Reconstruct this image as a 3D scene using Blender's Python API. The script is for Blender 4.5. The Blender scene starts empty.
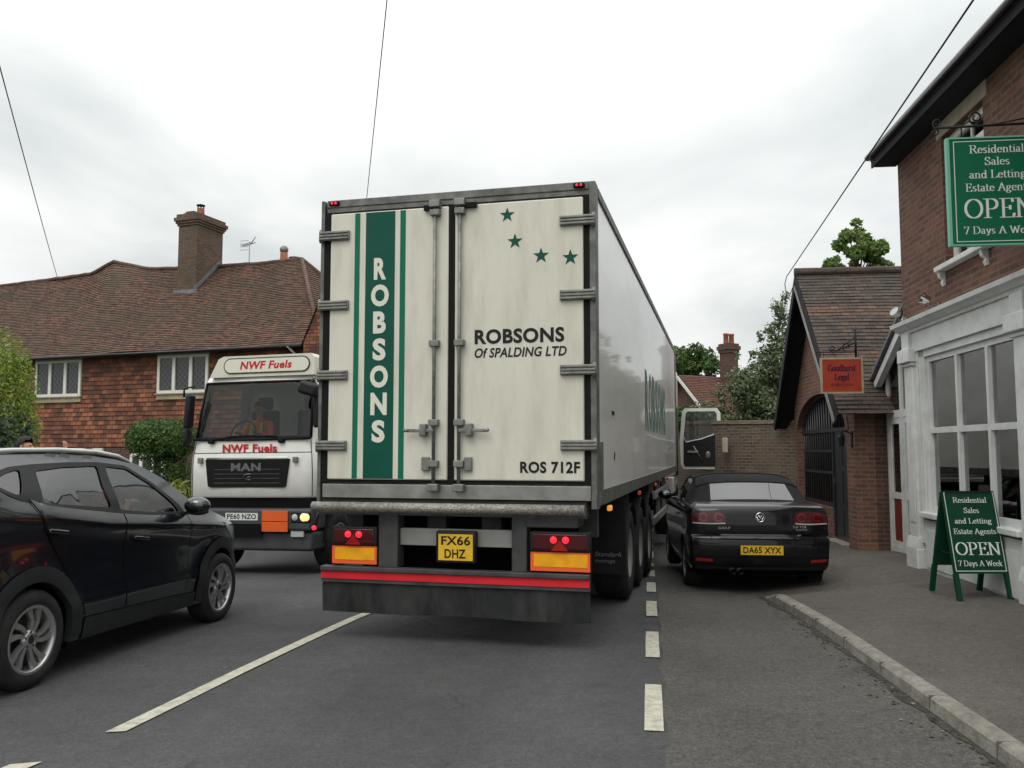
import bpy, bmesh, math, random
import numpy as np
from mathutils import Vector, Matrix
from mathutils.geometry import delaunay_2d_cdt
random.seed(7); rng = np.random.default_rng(7)
R = math.radians
sc = bpy.context.scene
C = sc.collection
# ------------------------------------------------------------------ camera, sky, sun, exposure
cam = bpy.data.objects.new('camera', bpy.data.cameras.new('camera')); C.objects.link(cam)
cam.data.sensor_width = 36; cam.data.lens = 850 / 1024 * 36
cam.data.clip_start = .05; cam.data.clip_end = 3000
cam.location = (0, 0, 1.68); cam.rotation_euler = (R(90) + math.atan(66 / 850), 0, 0)
sc.camera = cam
SUN_EL, SUN_AZ = 52, -150            # azimuth clockwise from +Y: behind the camera, a little left
wd = bpy.data.worlds.new('World'); sc.world = wd; wd.use_nodes = True
def world():
    nt = wd.node_tree; nt.nodes.clear(); N = nt.nodes.new; L = nt.links.new
    out = N('ShaderNodeOutputWorld'); bg = N('ShaderNodeBackground'); bg.inputs[1].default_value = .1
    sky = N('ShaderNodeTexSky'); sky.sky_type = 'NISHITA'; sky.sun_disc = False
    sky.sun_elevation = R(SUN_EL); sky.sun_rotation = R(SUN_AZ); sky.dust_density = 4
    tc = N('ShaderNodeTexCoord'); sep = N('ShaderNodeSeparateXYZ'); L(tc.outputs['Generated'], sep.inputs[0])
    def m(op, a, b=None, c=None):
        n = N('ShaderNodeMath'); n.operation = op
        for i, v in enumerate((a, b, c)):
            if v is None: continue
            if hasattr(v, 'is_linked'): L(v, n.inputs[i])
            else: n.inputs[i].default_value = v
        return n.outputs[0]
    zz = m('ADD', m('MAXIMUM', sep.outputs[2], 0.0), .22)
    cb = N('ShaderNodeCombineXYZ'); L(m('DIVIDE', sep.outputs[0], zz), cb.inputs[0]); L(m('DIVIDE', sep.outputs[1], zz), cb.inputs[1])
    n1 = N('ShaderNodeTexNoise'); n1.inputs['Scale'].default_value = .95; n1.inputs['Detail'].default_value = 7
    n1.inputs['Roughness'].default_value = .52; n1.inputs['Distortion'].default_value = .35
    mp = N('ShaderNodeMapping'); mp.inputs['Location'].default_value = (3.4, 1.2, 0); L(cb.outputs[0], mp.inputs[0]); L(mp.outputs[0], n1.inputs[0])
    rp = N('ShaderNodeValToRGB'); e = rp.color_ramp.elements
    e[0].position = .36; e[0].color = (7.0, 7.35, 7.25, 1); e[1].position = .58; e[1].color = (10.2, 10.3, 10.1, 1)
    L(n1.outputs[0], rp.inputs[0])
    up = m('MULTIPLY_ADD', m('POWER', m('MAXIMUM', sep.outputs[2], 0.0), 2.0), 1.6, 1.0)
    sc_ = N('ShaderNodeVectorMath'); sc_.operation = 'SCALE'; L(rp.outputs[0], sc_.inputs[0]); L(up, sc_.inputs['Scale'])
    mx = N('ShaderNodeMixRGB'); mx.inputs[0].default_value = .9; L(sky.outputs[0], mx.inputs[1]); L(sc_.outputs[0], mx.inputs[2])
    L(mx.outputs[0], bg.inputs[0]); L(bg.outputs[0], out.inputs[0])
world()
sl = bpy.data.lights.new('sun', 'SUN'); sl.energy = .9; sl.angle = R(30); sl.color = (1, .97, .92)
so = bpy.data.objects.new('sun', sl); C.objects.link(so)
so.rotation_euler = (R(90 - SUN_EL), 0, R(180 - SUN_AZ) if False else R(-SUN_AZ) + math.pi)
vs = sc.view_settings; vs.view_transform = 'Standard'; vs.look = 'None'; vs.exposure = 0; vs.gamma = 1; vs.use_curve_mapping = False
sc.cycles.max_bounces = 8; sc.cycles.transparent_max_bounces = 12; sc.cycles.use_denoising = True

# ------------------------------------------------------------------ materials
def newmat(name):
    m = bpy.data.materials.new(name); m.use_nodes = True
    return m, m.node_tree, m.node_tree.nodes['Principled BSDF']
def mat(name, col, rough=.6, metal=0, var=.0, vscale=4, bump=0, bscale=60, coat=0, emit=None, estr=0, spec=.25, dirt=None, dscale=1.5, damt=.5, stretch=None):
    """Principled with object-space noise variation of the colour, worn dirt patches and a fine bump."""
    m, nt, b = newmat(name); N = nt.nodes.new; L = nt.links.new
    b.inputs['Roughness'].default_value = rough; b.inputs['Metallic'].default_value = metal
    b.inputs['Coat Weight'].default_value = coat; b.inputs['Coat Roughness'].default_value = .04
    b.inputs['Specular IOR Level'].default_value = spec
    c = (*col, 1); b.inputs['Base Color'].default_value = c
    tc = N('ShaderNodeTexCoord'); src = tc.outputs['Object']
    last = None
    if var:
        n = N('ShaderNodeTexNoise'); n.inputs['Scale'].default_value = vscale; n.inputs['Detail'].default_value = 6; L(src, n.inputs[0])
        r = N('ShaderNodeValToRGB'); r.color_ramp.elements[0].position = .3; r.color_ramp.elements[1].position = .7
        r.color_ramp.elements[0].color = tuple(max(0, v * (1 - var)) for v in col) + (1,)
        r.color_ramp.elements[1].color = tuple(min(1, v * (1 + var)) for v in col) + (1,)
        L(n.outputs[0], r.inputs[0]); last = r.outputs[0]
    if dirt:
        n = N('ShaderNodeTexNoise'); n.inputs['Scale'].default_value = dscale; n.inputs['Detail'].default_value = 8; n.inputs['Roughness'].default_value = .65
        if stretch:
            mp = N('ShaderNodeMapping'); mp.inputs['Scale'].default_value = stretch; L(src, mp.inputs[0]); L(mp.outputs[0], n.inputs[0])
        else: L(src, n.inputs[0])
        r = N('ShaderNodeValToRGB'); r.color_ramp.elements[0].position = .45; r.color_ramp.elements[1].position = .8
        r.color_ramp.elements[0].color = (0, 0, 0, 1); r.color_ramp.elements[1].color = (damt, damt, damt, 1); L(n.outputs[0], r.inputs[0])
        x = N('ShaderNodeMixRGB'); L(r.outputs[0], x.inputs[0]); x.inputs[2].default_value = (*dirt, 1)
        if last: L(last, x.inputs[1])
        else: x.inputs[1].default_value = c
        last = x.outputs[0]
    if last: L(last, b.inputs['Base Color'])
    if bump:
        n = N('ShaderNodeTexNoise'); n.inputs['Scale'].default_value = bscale; n.inputs['Detail'].default_value = 4; L(src, n.inputs[0])
        bp = N('ShaderNodeBump'); bp.inputs['Strength'].default_value = bump; bp.inputs['Distance'].default_value = .02
        L(n.outputs[0], bp.inputs['Height']); L(bp.outputs[0], b.inputs['Normal'])
    if emit: b.inputs['Emission Color'].default_value = (*emit, 1); b.inputs['Emission Strength'].default_value = estr
    return m
def glass(name, tint=(.5, .55, .52), refl=.5, rough=.01, base=.04):
    m, nt, b = newmat(name); nt.nodes.remove(b); N = nt.nodes.new; L = nt.links.new
    out = nt.nodes['Material Output']; t = N('ShaderNodeBsdfTransparent'); t.inputs[0].default_value = (*tint, 1)
    g = N('ShaderNodeBsdfGlossy'); g.inputs['Roughness'].default_value = rough
    f = N('ShaderNodeFresnel'); f.inputs[0].default_value = 1.5
    k = N('ShaderNodeMath'); k.operation = 'MULTIPLY_ADD'; L(f.outputs[0], k.inputs[0]); k.inputs[1].default_value = refl * 1.6; k.inputs[2].default_value = base; k.use_clamp = True
    x = N('ShaderNodeMixShader'); L(k.outputs[0], x.inputs[0]); L(t.outputs[0], x.inputs[1]); L(g.outputs[0], x.inputs[2]); L(x.outputs[0], out.inputs[0])
    return m
def brickmat(name, c1, c2, mortar, bw=.225, bh=.075, ms=.012, offset=.5, patch=None, pscale=.6, pamt=.5, bump=.5, bias=0., rough=.85, c3=None, squash=1):
    """Brick or tile courses on metre UVs, every brick its own tone, weathered in patches."""
    m, nt, b = newmat(name); N = nt.nodes.new; L = nt.links.new
    b.inputs['Roughness'].default_value = rough; b.inputs['Specular IOR Level'].default_value = .25
    uv = N('ShaderNodeTexCoord').outputs['UV']
    wob = N('ShaderNodeTexNoise'); wob.inputs['Scale'].default_value = 3; wob.inputs['Detail'].default_value = 3; L(uv, wob.inputs[0])
    sub = N('ShaderNodeVectorMath'); sub.operation = 'SUBTRACT'; L(wob.outputs[1], sub.inputs[0]); sub.inputs[1].default_value = (.5, .5, .5)
    ma = N('ShaderNodeVectorMath'); ma.operation = 'MULTIPLY_ADD'; L(sub.outputs[0], ma.inputs[0]); ma.inputs[1].default_value = (.02, .014, 0); L(uv, ma.inputs[2])
    t = N('ShaderNodeTexBrick'); L(ma.outputs[0], t.inputs['Vector']); t.offset = offset
    t.inputs['Color1'].default_value = (*c1, 1); t.inputs['Color2'].default_value = (*c2, 1); t.inputs['Mortar'].default_value = (*mortar, 1)
    t.inputs['Scale'].default_value = 1; t.inputs['Mortar Size'].default_value = ms; t.inputs['Mortar Smooth'].default_value = .2
    t.inputs['Bias'].default_value = bias; t.inputs['Brick Width'].default_value = bw; t.inputs['Row Height'].default_value = bh
    col = t.outputs[0]
    n = N('ShaderNodeTexNoise'); n.inputs['Scale'].default_value = 14; n.inputs['Detail'].default_value = 5; L(uv, n.inputs[0])
    x = N('ShaderNodeMixRGB'); x.blend_type = 'OVERLAY'; x.inputs[0].default_value = .35; L(col, x.inputs[1]); L(n.outputs[0], x.inputs[2]); col = x.outputs[0]
    if patch:
        n = N('ShaderNodeTexNoise'); n.inputs['Scale'].default_value = pscale; n.inputs['Detail'].default_value = 7; n.inputs['Roughness'].default_value = .62; L(uv, n.inputs[0])
        r = N('ShaderNodeValToRGB'); r.color_ramp.elements[0].position = .42; r.color_ramp.elements[1].position = .68
        r.color_ramp.elements[0].color = (0, 0, 0, 1); r.color_ramp.elements[1].color = (pamt, pamt, pamt, 1); L(n.outputs[0], r.inputs[0])
        x = N('ShaderNodeMixRGB'); L(r.outputs[0], x.inputs[0]); L(col, x.inputs[1]); x.inputs[2].default_value = (*patch, 1); col = x.outputs[0]
    L(col, b.inputs['Base Color'])
    h = N('ShaderNodeMath'); h.operation = 'MULTIPLY_ADD'; L(t.outputs[1], h.inputs[0]); h.inputs[1].default_value = -1
    n2 = N('ShaderNodeTexNoise'); n2.inputs['Scale'].default_value = 45; n2.inputs['Detail'].default_value = 4; L(uv, n2.inputs[0])
    L(n2.outputs[0], h.inputs[2])
    bp = N('ShaderNodeBump'); bp.inputs['Strength'].default_value = bump; bp.inputs['Distance'].default_value = .012
    L(h.outputs[0], bp.inputs['Height']); L(bp.outputs[0], b.inputs['Normal'])
    return m
def leafmat(name, dark, light, pale=None):
    m, nt, b = newmat(name); N = nt.nodes.new; L = nt.links.new
    g = N('ShaderNodeNewGeometry'); r = N('ShaderNodeValToRGB')
    r.color_ramp.elements[0].color = (*dark, 1); r.color_ramp.elements[1].color = (*light, 1)
    if pale:
        e = r.color_ramp.elements.new(.9); e.color = (*light, 1); r.color_ramp.elements[2].color = (*pale, 1)
    L(g.outputs['Random Per Island'], r.inputs[0]); L(r.outputs[0], b.inputs['Base Color'])
    b.inputs['Roughness'].default_value = .55; b.inputs['Specular IOR Level'].default_value = .3
    out = nt.nodes['Material Output']; tr = N('ShaderNodeBsdfTranslucent'); L(r.outputs[0], tr.inputs[0])
    x = N('ShaderNodeMixShader'); x.inputs[0].default_value = .3; L(b.outputs[0], x.inputs[1]); L(tr.outputs[0], x.inputs[2]); L(x.outputs[0], out.inputs[0])
    return m
def groundmat(name, col, fleck=.35, patch=.25, rough=.9, stain=None, tracks=False):
    """Asphalt: fine aggregate flecks, metre-sized tone patches, faint stains."""
    m, nt, b = newmat(name); N = nt.nodes.new; L = nt.links.new
    tc = N('ShaderNodeTexCoord').outputs['Object']
    def noise(s, d, r=.6):
        n = N('ShaderNodeTexNoise'); n.inputs['Scale'].default_value = s; n.inputs['Detail'].default_value = d; n.inputs['Roughness'].default_value = r; L(tc, n.inputs[0]); return n.outputs[0]
    def ramp(src, p0, p1, a, bb):
        r = N('ShaderNodeValToRGB'); r.color_ramp.elements[0].position = p0; r.color_ramp.elements[1].position = p1
        r.color_ramp.elements[0].color = (a, a, a, 1); r.color_ramp.elements[1].color = (bb, bb, bb, 1); L(src, r.inputs[0]); return r.outputs[0]
    def mul(a, bb):
        x = N('ShaderNodeMixRGB'); x.blend_type = 'MULTIPLY'; x.inputs[0].default_value = 1
        if isinstance(a, tuple): x.inputs[1].default_value = a
        else: L(a, x.inputs[1])
        L(bb, x.inputs[2]); return x.outputs[0]
    c = mul((*col, 1), ramp(noise(.55, 5), .3, .7, 1 - patch, 1 + patch))
    c = mul(c, ramp(noise(70, 3, .85), .3, .7, 1 - fleck, 1 + fleck)); c = mul(c, ramp(noise(24, 3, .8), .3, .7, 1 - fleck * .6, 1 + fleck * .6))
    c = mul(c, ramp(noise(7, 4, .7), .3, .7, .87, 1.13))
    v = N('ShaderNodeTexVoronoi'); v.inputs['Scale'].default_value = 2.6; v.inputs['Randomness'].default_value = 1; L(tc, v.inputs[0])
    s = N('ShaderNodeMixRGB'); L(ramp(v.outputs['Distance'], .012, .02, 1, 0), s.inputs[0]); L(c, s.inputs[1]); s.inputs[2].default_value = (.22, .21, .19, 1)
    c = s.outputs[0]
    if stain:
        x = N('ShaderNodeMixRGB'); L(ramp(noise(1.1, 7, .68), .52, .72, 0, .6), x.inputs[0]); L(c, x.inputs[1]); x.inputs[2].default_value = (*stain, 1); c = x.outputs[0]
    # hairline cracks that come and go, and dark oil spots
    wv = N('ShaderNodeVectorMath'); wv.operation = 'MULTIPLY_ADD'; nn = N('ShaderNodeTexNoise'); nn.inputs['Scale'].default_value = 2.2; nn.inputs['Detail'].default_value = 5; L(tc, nn.inputs[0]); L(nn.outputs[1], wv.inputs[0]); wv.inputs[1].default_value = (.5, .5, 0); L(tc, wv.inputs[2])
    vo_ = N('ShaderNodeTexVoronoi'); vo_.feature = 'DISTANCE_TO_EDGE'; vo_.inputs['Scale'].default_value = .42; L(wv.outputs[0], vo_.inputs[0])
    mk = N('ShaderNodeMath'); mk.operation = 'MULTIPLY'; L(ramp(vo_.outputs['Distance'], .002, .007, 1, 0), mk.inputs[0]); L(ramp(noise(.8, 3), .50, .60, 0, .38), mk.inputs[1])
    x = N('ShaderNodeMixRGB'); L(mk.outputs[0], x.inputs[0]); L(c, x.inputs[1]); x.inputs[2].default_value = (.018, .017, .016, 1); c = x.outputs[0]
    v3 = N('ShaderNodeTexVoronoi'); v3.inputs['Scale'].default_value = .9; L(wv.outputs[0], v3.inputs[0])
    x = N('ShaderNodeMixRGB'); L(ramp(v3.outputs['Distance'], .03, .13, .45, 0), x.inputs[0]); L(c, x.inputs[1]); x.inputs[2].default_value = (.025, .024, .023, 1); c = x.outputs[0]
    if tracks:                                                # lanes polished by tyres, a darker drip line between them
        mp = N('ShaderNodeMapping'); mp.inputs['Rotation'].default_value = (0, 0, R(11.5)); mp.inputs['Location'].default_value = (1.35, 0, 0); L(tc, mp.inputs[0])
        sx = N('ShaderNodeSeparateXYZ'); L(mp.outputs[0], sx.inputs[0]); sn = N('ShaderNodeMath'); sn.operation = 'SINE'; ml = N('ShaderNodeMath'); ml.operation = 'MULTIPLY'; L(sx.outputs[0], ml.inputs[0]); ml.inputs[1].default_value = 3.5; L(ml.outputs[0], sn.inputs[0])
        c = mul(c, ramp(sn.outputs[0], 0, 1, .95, 1.09))
    L(c, b.inputs['Base Color']); b.inputs['Roughness'].default_value = rough; b.inputs['Specular IOR Level'].default_value = .35
    bp = N('ShaderNodeBump'); bp.inputs['Strength'].default_value = .55; bp.inputs['Distance'].default_value = .008
    L(noise(90, 3, .8), bp.inputs['Height']); L(bp.outputs[0], b.inputs['Normal'])
    return m

M = dict(
 road=groundmat('asphalt', (.061, .061, .0625), .42, .22, tracks=True), bay=groundmat('old_asphalt', (.076, .073, .066), .58, .26, stain=(.055, .052, .047)),
 pave=groundmat('pavement_asphalt', (.089, .079, .070), .42, .24, stain=(.075, .066, .056)), garden=groundmat('earth', (.05, .06, .03), .5, .4),
 kerb=mat('kerb_stone', (.225, .215, .185), .9, var=.35, vscale=12, bump=.5, bscale=50, dirt=(.11, .10, .08), dscale=3, damt=.7),
 kerbtop=mat('kerb_joint', (.12, .112, .095), .95), grit=mat('gutter_grit', (.055, .051, .044), .95, var=.5, vscale=30, bump=.6, bscale=120), line=mat('road_paint', (.47, .45, .365), .7, var=.12, vscale=18, bump=.3, bscale=80, dirt=(.13, .125, .115), dscale=13, damt=.75),
 white=mat('white_paint', (.62, .63, .615), .45, var=.05, vscale=3, dirt=(.30, .295, .27), dscale=3.2, damt=.6, bump=.12, bscale=30),
 whitewood=mat('white_wood', (.66, .66, .61), .5, var=.06), stone=mat('stone', (.33, .29, .22), .85, var=.2, bump=.3),
 cream=mat('cream_panel', (.625, .61, .525), .45, var=.03, vscale=1.3, coat=.08, dirt=(.37, .335, .24), dscale=1.9, damt=.55, stretch=(3.5, 3.5, .7)),
 side=mat('side_panel', (.80, .80, .77), .3, var=.03, vscale=.8, coat=.5, dirt=(.33, .32, .28), dscale=.9, damt=.5, stretch=(1, .5, 1.6)),
 galv=mat('galvanised', (.22, .222, .205), .5, .55, var=.25, vscale=14, dirt=(.10, .095, .085), dscale=4, damt=.6),
 frameg=mat('dirty_frame', (.15, .15, .14), .5, .3, var=.35, vscale=9, dirt=(.045, .042, .038), dscale=4, damt=.7),
 steel=mat('stainless', (.27, .27, .255), .45, .5, var=.2, vscale=7, dirt=(.17, .16, .14), dscale=3, damt=.6),
 roller=mat('rough_steel', (.31, .30, .27), .45, .5, var=.45, vscale=45, bump=.6, bscale=90, dirt=(.16, .10, .06), dscale=6, damt=.6),
 dgrey=mat('dark_grey_metal', (.055, .057, .058), .6, .2, var=.3, vscale=5, dirt=(.12, .11, .095), dscale=3, damt=.5),
 mgrey=mat('grey_beam', (.26, .26, .245), .6, .1, var=.2, vscale=6, dirt=(.10, .09, .08), dscale=3, damt=.6),
 black=mat('black_plastic', (.012, .012, .013), .5, var=.2), seal=mat('black_rubber_seal', (.010, .010, .010), .7, spec=.12),
 rubber=mat('tyre_rubber', (.017, .017, .018), .8, var=.25, vscale=20, dirt=(.06, .055, .05), dscale=6, damt=.5),
 flap=mat('rubber_flap', (.020, .022, .022), .75, var=.3, vscale=3, dirt=(.085, .082, .075), dscale=2.2, damt=.55, stretch=(2.5, 1, .8)),
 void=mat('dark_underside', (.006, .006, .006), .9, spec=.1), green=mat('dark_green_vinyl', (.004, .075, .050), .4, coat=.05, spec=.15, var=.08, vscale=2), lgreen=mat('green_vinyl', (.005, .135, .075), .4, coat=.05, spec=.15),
 ink=mat('black_vinyl', (.010, .011, .010), .45), whitev=mat('white_vinyl', (.66, .65, .56), .45), redl=mat('red_lens', (.30, .008, .008), .2, coat=1), dredl=mat('dark_red_lens', (.06, .004, .006), .25, coat=.6),
 redr=mat('red_lamp_ring', (.17, .008, .008), .2, coat=1), redglow=mat('red_lamp_lit', (.5, .01, .02), .3, emit=(1, .02, .04), estr=1.6), redtape=mat('red_tape', (.62, .02, .03), .45, var=.1, vscale=4), amberglow=mat('amber_lamp_lit', (.6, .2, .03), .3, emit=(1, .40, .06), estr=.6),
 yelb=mat('yellow_reflector', (.80, .36, .012), .42, var=.12, vscale=12), orab=mat('red_fluorescent_border', (.80, .12, .03), .45), orange=mat('orange_board', (.66, .105, .018), .5, var=.06),
 plate_y=mat('yellow_plate', (.72, .45, .03), .35, dirt=(.35, .22, .04), dscale=8, damt=.5), plate_w=mat('white_plate', (.62, .63, .58), .35), 
 twhite=mat('truck_white', (.70, .70, .655), .28, coat=.6, var=.05, vscale=2, dirt=(.36, .34, .28), dscale=2.2, damt=.4), tgrey=mat('bumper_grey', (.050, .054, .058), .45, var=.2),
 redtxt=mat('red_vinyl', (.50, .015, .02), .4), chrome=mat('chrome', (.62, .63, .63), .12, 1), dchrome=mat('dull_chrome', (.16, .16, .165), .35, .6), lampon=mat('headlamp_lit', (.7, .55, .3), .2, emit=(1, .66, .22), estr=1.0), clearl=mat('clear_lens', (.45, .46, .45), .1, coat=1),
 paint=mat('black_car_paint', (.0065, .0080, .0118), .22, .0, coat=1, spec=.5), paint2=mat('black_car_paint_two', (.005, .005, .006), .3, 0, coat=.6, spec=.15, dirt=(.02, .019, .018), dscale=2, damt=.3),
 clad=mat('grey_black_cladding', (.019, .020, .022), .62, var=.12, vscale=9), rail=mat('silver_rail', (.62, .63, .62), .35, .3), sheen_green=mat('sheen_green_vinyl', (.11, .21, .17), .5), mirrorg=mat('mirror_glass', (.10, .11, .11), .08, 1.0), alloy=mat('alloy', (.46, .46, .46), .3, .85, var=.1), dalloy=mat('dark_alloy', (.03, .03, .031), .5, .4), soft=mat('soft_top_fabric', (.013, .013, .014), .9, bump=.3, bscale=300, var=.2, vscale=6),  # mirror glass darkened in colour to stand for the trees it reflects
 seat=mat('seat_fabric', (.018, .018, .019), .85), glass_car=glass('car_glass', (.54, .66, .60), .8, base=.075), glass_truck=glass('truck_glass', (.40, .46, .44), .35, base=.02), glass_clear=glass('clear_glass', (.92, .95, .93), .25, base=.0), glass_shop=glass('shop_glass', (.88, .92, .90), .5, base=.30), glass_rear=glass('rear_glass', (.05, .07, .07), .4, base=.155),
 sgreen=mat('sign_green', (.007, .115, .058), .45, coat=.05, spec=.15, var=.06, vscale=3), agreen=mat('board_green', (.005, .044, .024), .5, var=.15, spec=.15), swhite=mat('sign_white', (.62, .66, .60), .5), spale=mat('sign_pale_edge', (.16, .42, .30), .5),
 sred=mat('sign_red', (.34, .045, .024), .5, var=.12, vscale=6), sink=mat('sign_dark_ink', (.055, .008, .035), .6), iron=mat('wrought_iron', (.018, .020, .023), .5, .4, var=.3), gatep=mat('gate_black_paint', (.022, .025, .031), .4, coat=.3, var=.2), barge=mat('black_timber', (.011, .012, .015), .75, var=.3, vscale=5), sgutter=mat('black_gutter', (.010, .010, .012), .4, coat=.3),
 brick=brickmat('shop_brick', (.185, .078, .052), (.085, .042, .033), (.145, .105, .08), patch=(.075, .036, .03), pscale=1.1, pamt=.55), gbrick=brickmat('orange_brick', (.235, .108, .072), (.12, .060, .046), (.20, .15, .115), patch=(.10, .06, .048), pscale=1.2, pamt=.5), lbrick=brickmat('dull_brick', (.135, .062, .046), (.07, .038, .033), (.13, .10, .08), patch=(.07, .045, .038), pscale=1.5, pamt=.6),
 wbrick=brickmat('wall_brick', (.19, .115, .085), (.095, .070, .056), (.20, .175, .14), patch=(.12, .11, .085), pscale=1.3, pamt=.75), cbrick=brickmat('chimney_brick', (.17, .095, .065), (.085, .055, .042), (.13, .11, .09), patch=(.07, .062, .042), pscale=1.0, pamt=.7),
 tilehung=brickmat('hung_clay_tile', (.33, .128, .070), (.068, .037, .031), (.030, .015, .013), bw=.23, bh=.10, ms=.009, patch=(.085, .042, .03), pscale=.9, pamt=.8, bias=-.05), rooftile=brickmat('clay_roof_tile', (.175, .093, .066), (.075, .051, .043), (.03, .02, .016), bw=.17, bh=.10, ms=.006, patch=(.082, .068, .047), pscale=.8, pamt=.8),
 rooftile2=brickmat('brown_roof_tile', (.105, .078, .062), (.052, .043, .038), (.03, .022, .018), bw=.17, bh=.11, ms=.006, patch=(.062, .060, .047), pscale=.8, pamt=.75), farroof=brickmat('far_roof_tile', (.16, .070, .05), (.10, .05, .04), (.05, .03, .025), bw=.17, bh=.10, patch=(.09, .06, .05)), slate=mat('slate', (.06, .06, .065), .6, var=.2),
 pot=mat('terracotta', (.27, .105, .06), .8, var=.2), lead=mat('lead', (.16, .165, .18), .6, var=.2), trunk=mat('bark', (.075, .055, .04), .9, var=.4, vscale=8, bump=.6, bscale=25),
 skin=mat('skin', (.50, .27, .19), .5), hair=mat('dark_hair', (.018, .012, .010), .6), hivis=mat('orange_hivis', (.85, .13, .02), .6), yelvis=mat('lime_hivis', (.45, .60, .06), .6), navy=mat('dark_clothing', (.02, .022, .03), .8), shirt=mat('pink_shirt', (.42, .13, .14), .8), wire=mat('black_cable', (.015, .015, .015), .7), pole=mat('weathered_pole', (.10, .075, .05), .85, var=.3),
 inter=mat('shop_interior', (.55, .55, .50), .8, var=.1), inter2=mat('grey_blind', (.72, .75, .72), .8, var=.12, vscale=1.5), poster=mat('brown_poster', (.085, .05, .04), .6), photo1=mat('printed_card', (.30, .31, .31), .6, var=.8, vscale=11), yel=mat('yellow_strip', (.75, .55, .04), .5), redpan=mat('dark_red_panel', (.17, .022, .020), .45, var=.15), terr=mat('house_dark_room', (.010, .010, .011), .9),
 ocher=mat('painted_timber', (.34, .29, .20), .8, var=.2), stonecream=mat('cream_box', (.50, .45, .34), .7, var=.1),
)
def leaded():
    m, nt, b = newmat('leaded_glass'); N = nt.nodes.new; L = nt.links.new
    uv = N('ShaderNodeTexCoord').outputs['UV']; mp = N('ShaderNodeMapping'); mp.inputs['Rotation'].default_value = (0, 0, R(45)); mp.inputs['Scale'].default_value = (7.5, 7.5, 1); L(uv, mp.inputs[0])
    t = N('ShaderNodeTexBrick'); t.offset = 0; t.inputs['Scale'].default_value = 1; t.inputs['Brick Width'].default_value = 1; t.inputs['Row Height'].default_value = 1; t.inputs['Mortar Size'].default_value = .07
    t.inputs['Color1'].default_value = t.inputs['Color2'].default_value = (.02, .024, .026, 1); t.inputs['Mortar'].default_value = (.085, .085, .08, 1); L(mp.outputs[0], t.inputs[0])
    L(t.outputs[0], b.inputs['Base Color']); b.inputs['Roughness'].default_value = .12
    L(N('ShaderNodeMath').outputs[0], b.inputs['Metallic']) if False else None
    return m
M['leaded'] = leaded()
M['leaf_conifer'] = leafmat('golden_conifer_sprays', (.09, .15, .02), (.30, .39, .06)); M['leaf_dark'] = leafmat('dark_leaves', (.012, .030, .014), (.045, .075, .035))
M['leaf_hedge'] = leafmat('hedge_leaves', (.028, .070, .015), (.095, .165, .035)); M['leaf_yel'] = leafmat('yellow_green_leaves', (.10, .14, .02), (.26, .28, .05))
M['leaf_grey'] = leafmat('grey_green_leaves', (.055, .085, .038), (.18, .225, .115), (.33, .37, .24)); M['leaf_tree'] = leafmat('tree_leaves', (.025, .060, .012), (.085, .15, .035)); M['leaf_maple'] = leafmat('bright_tree_leaves', (.065, .12, .022), (.20, .29, .075))

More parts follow.
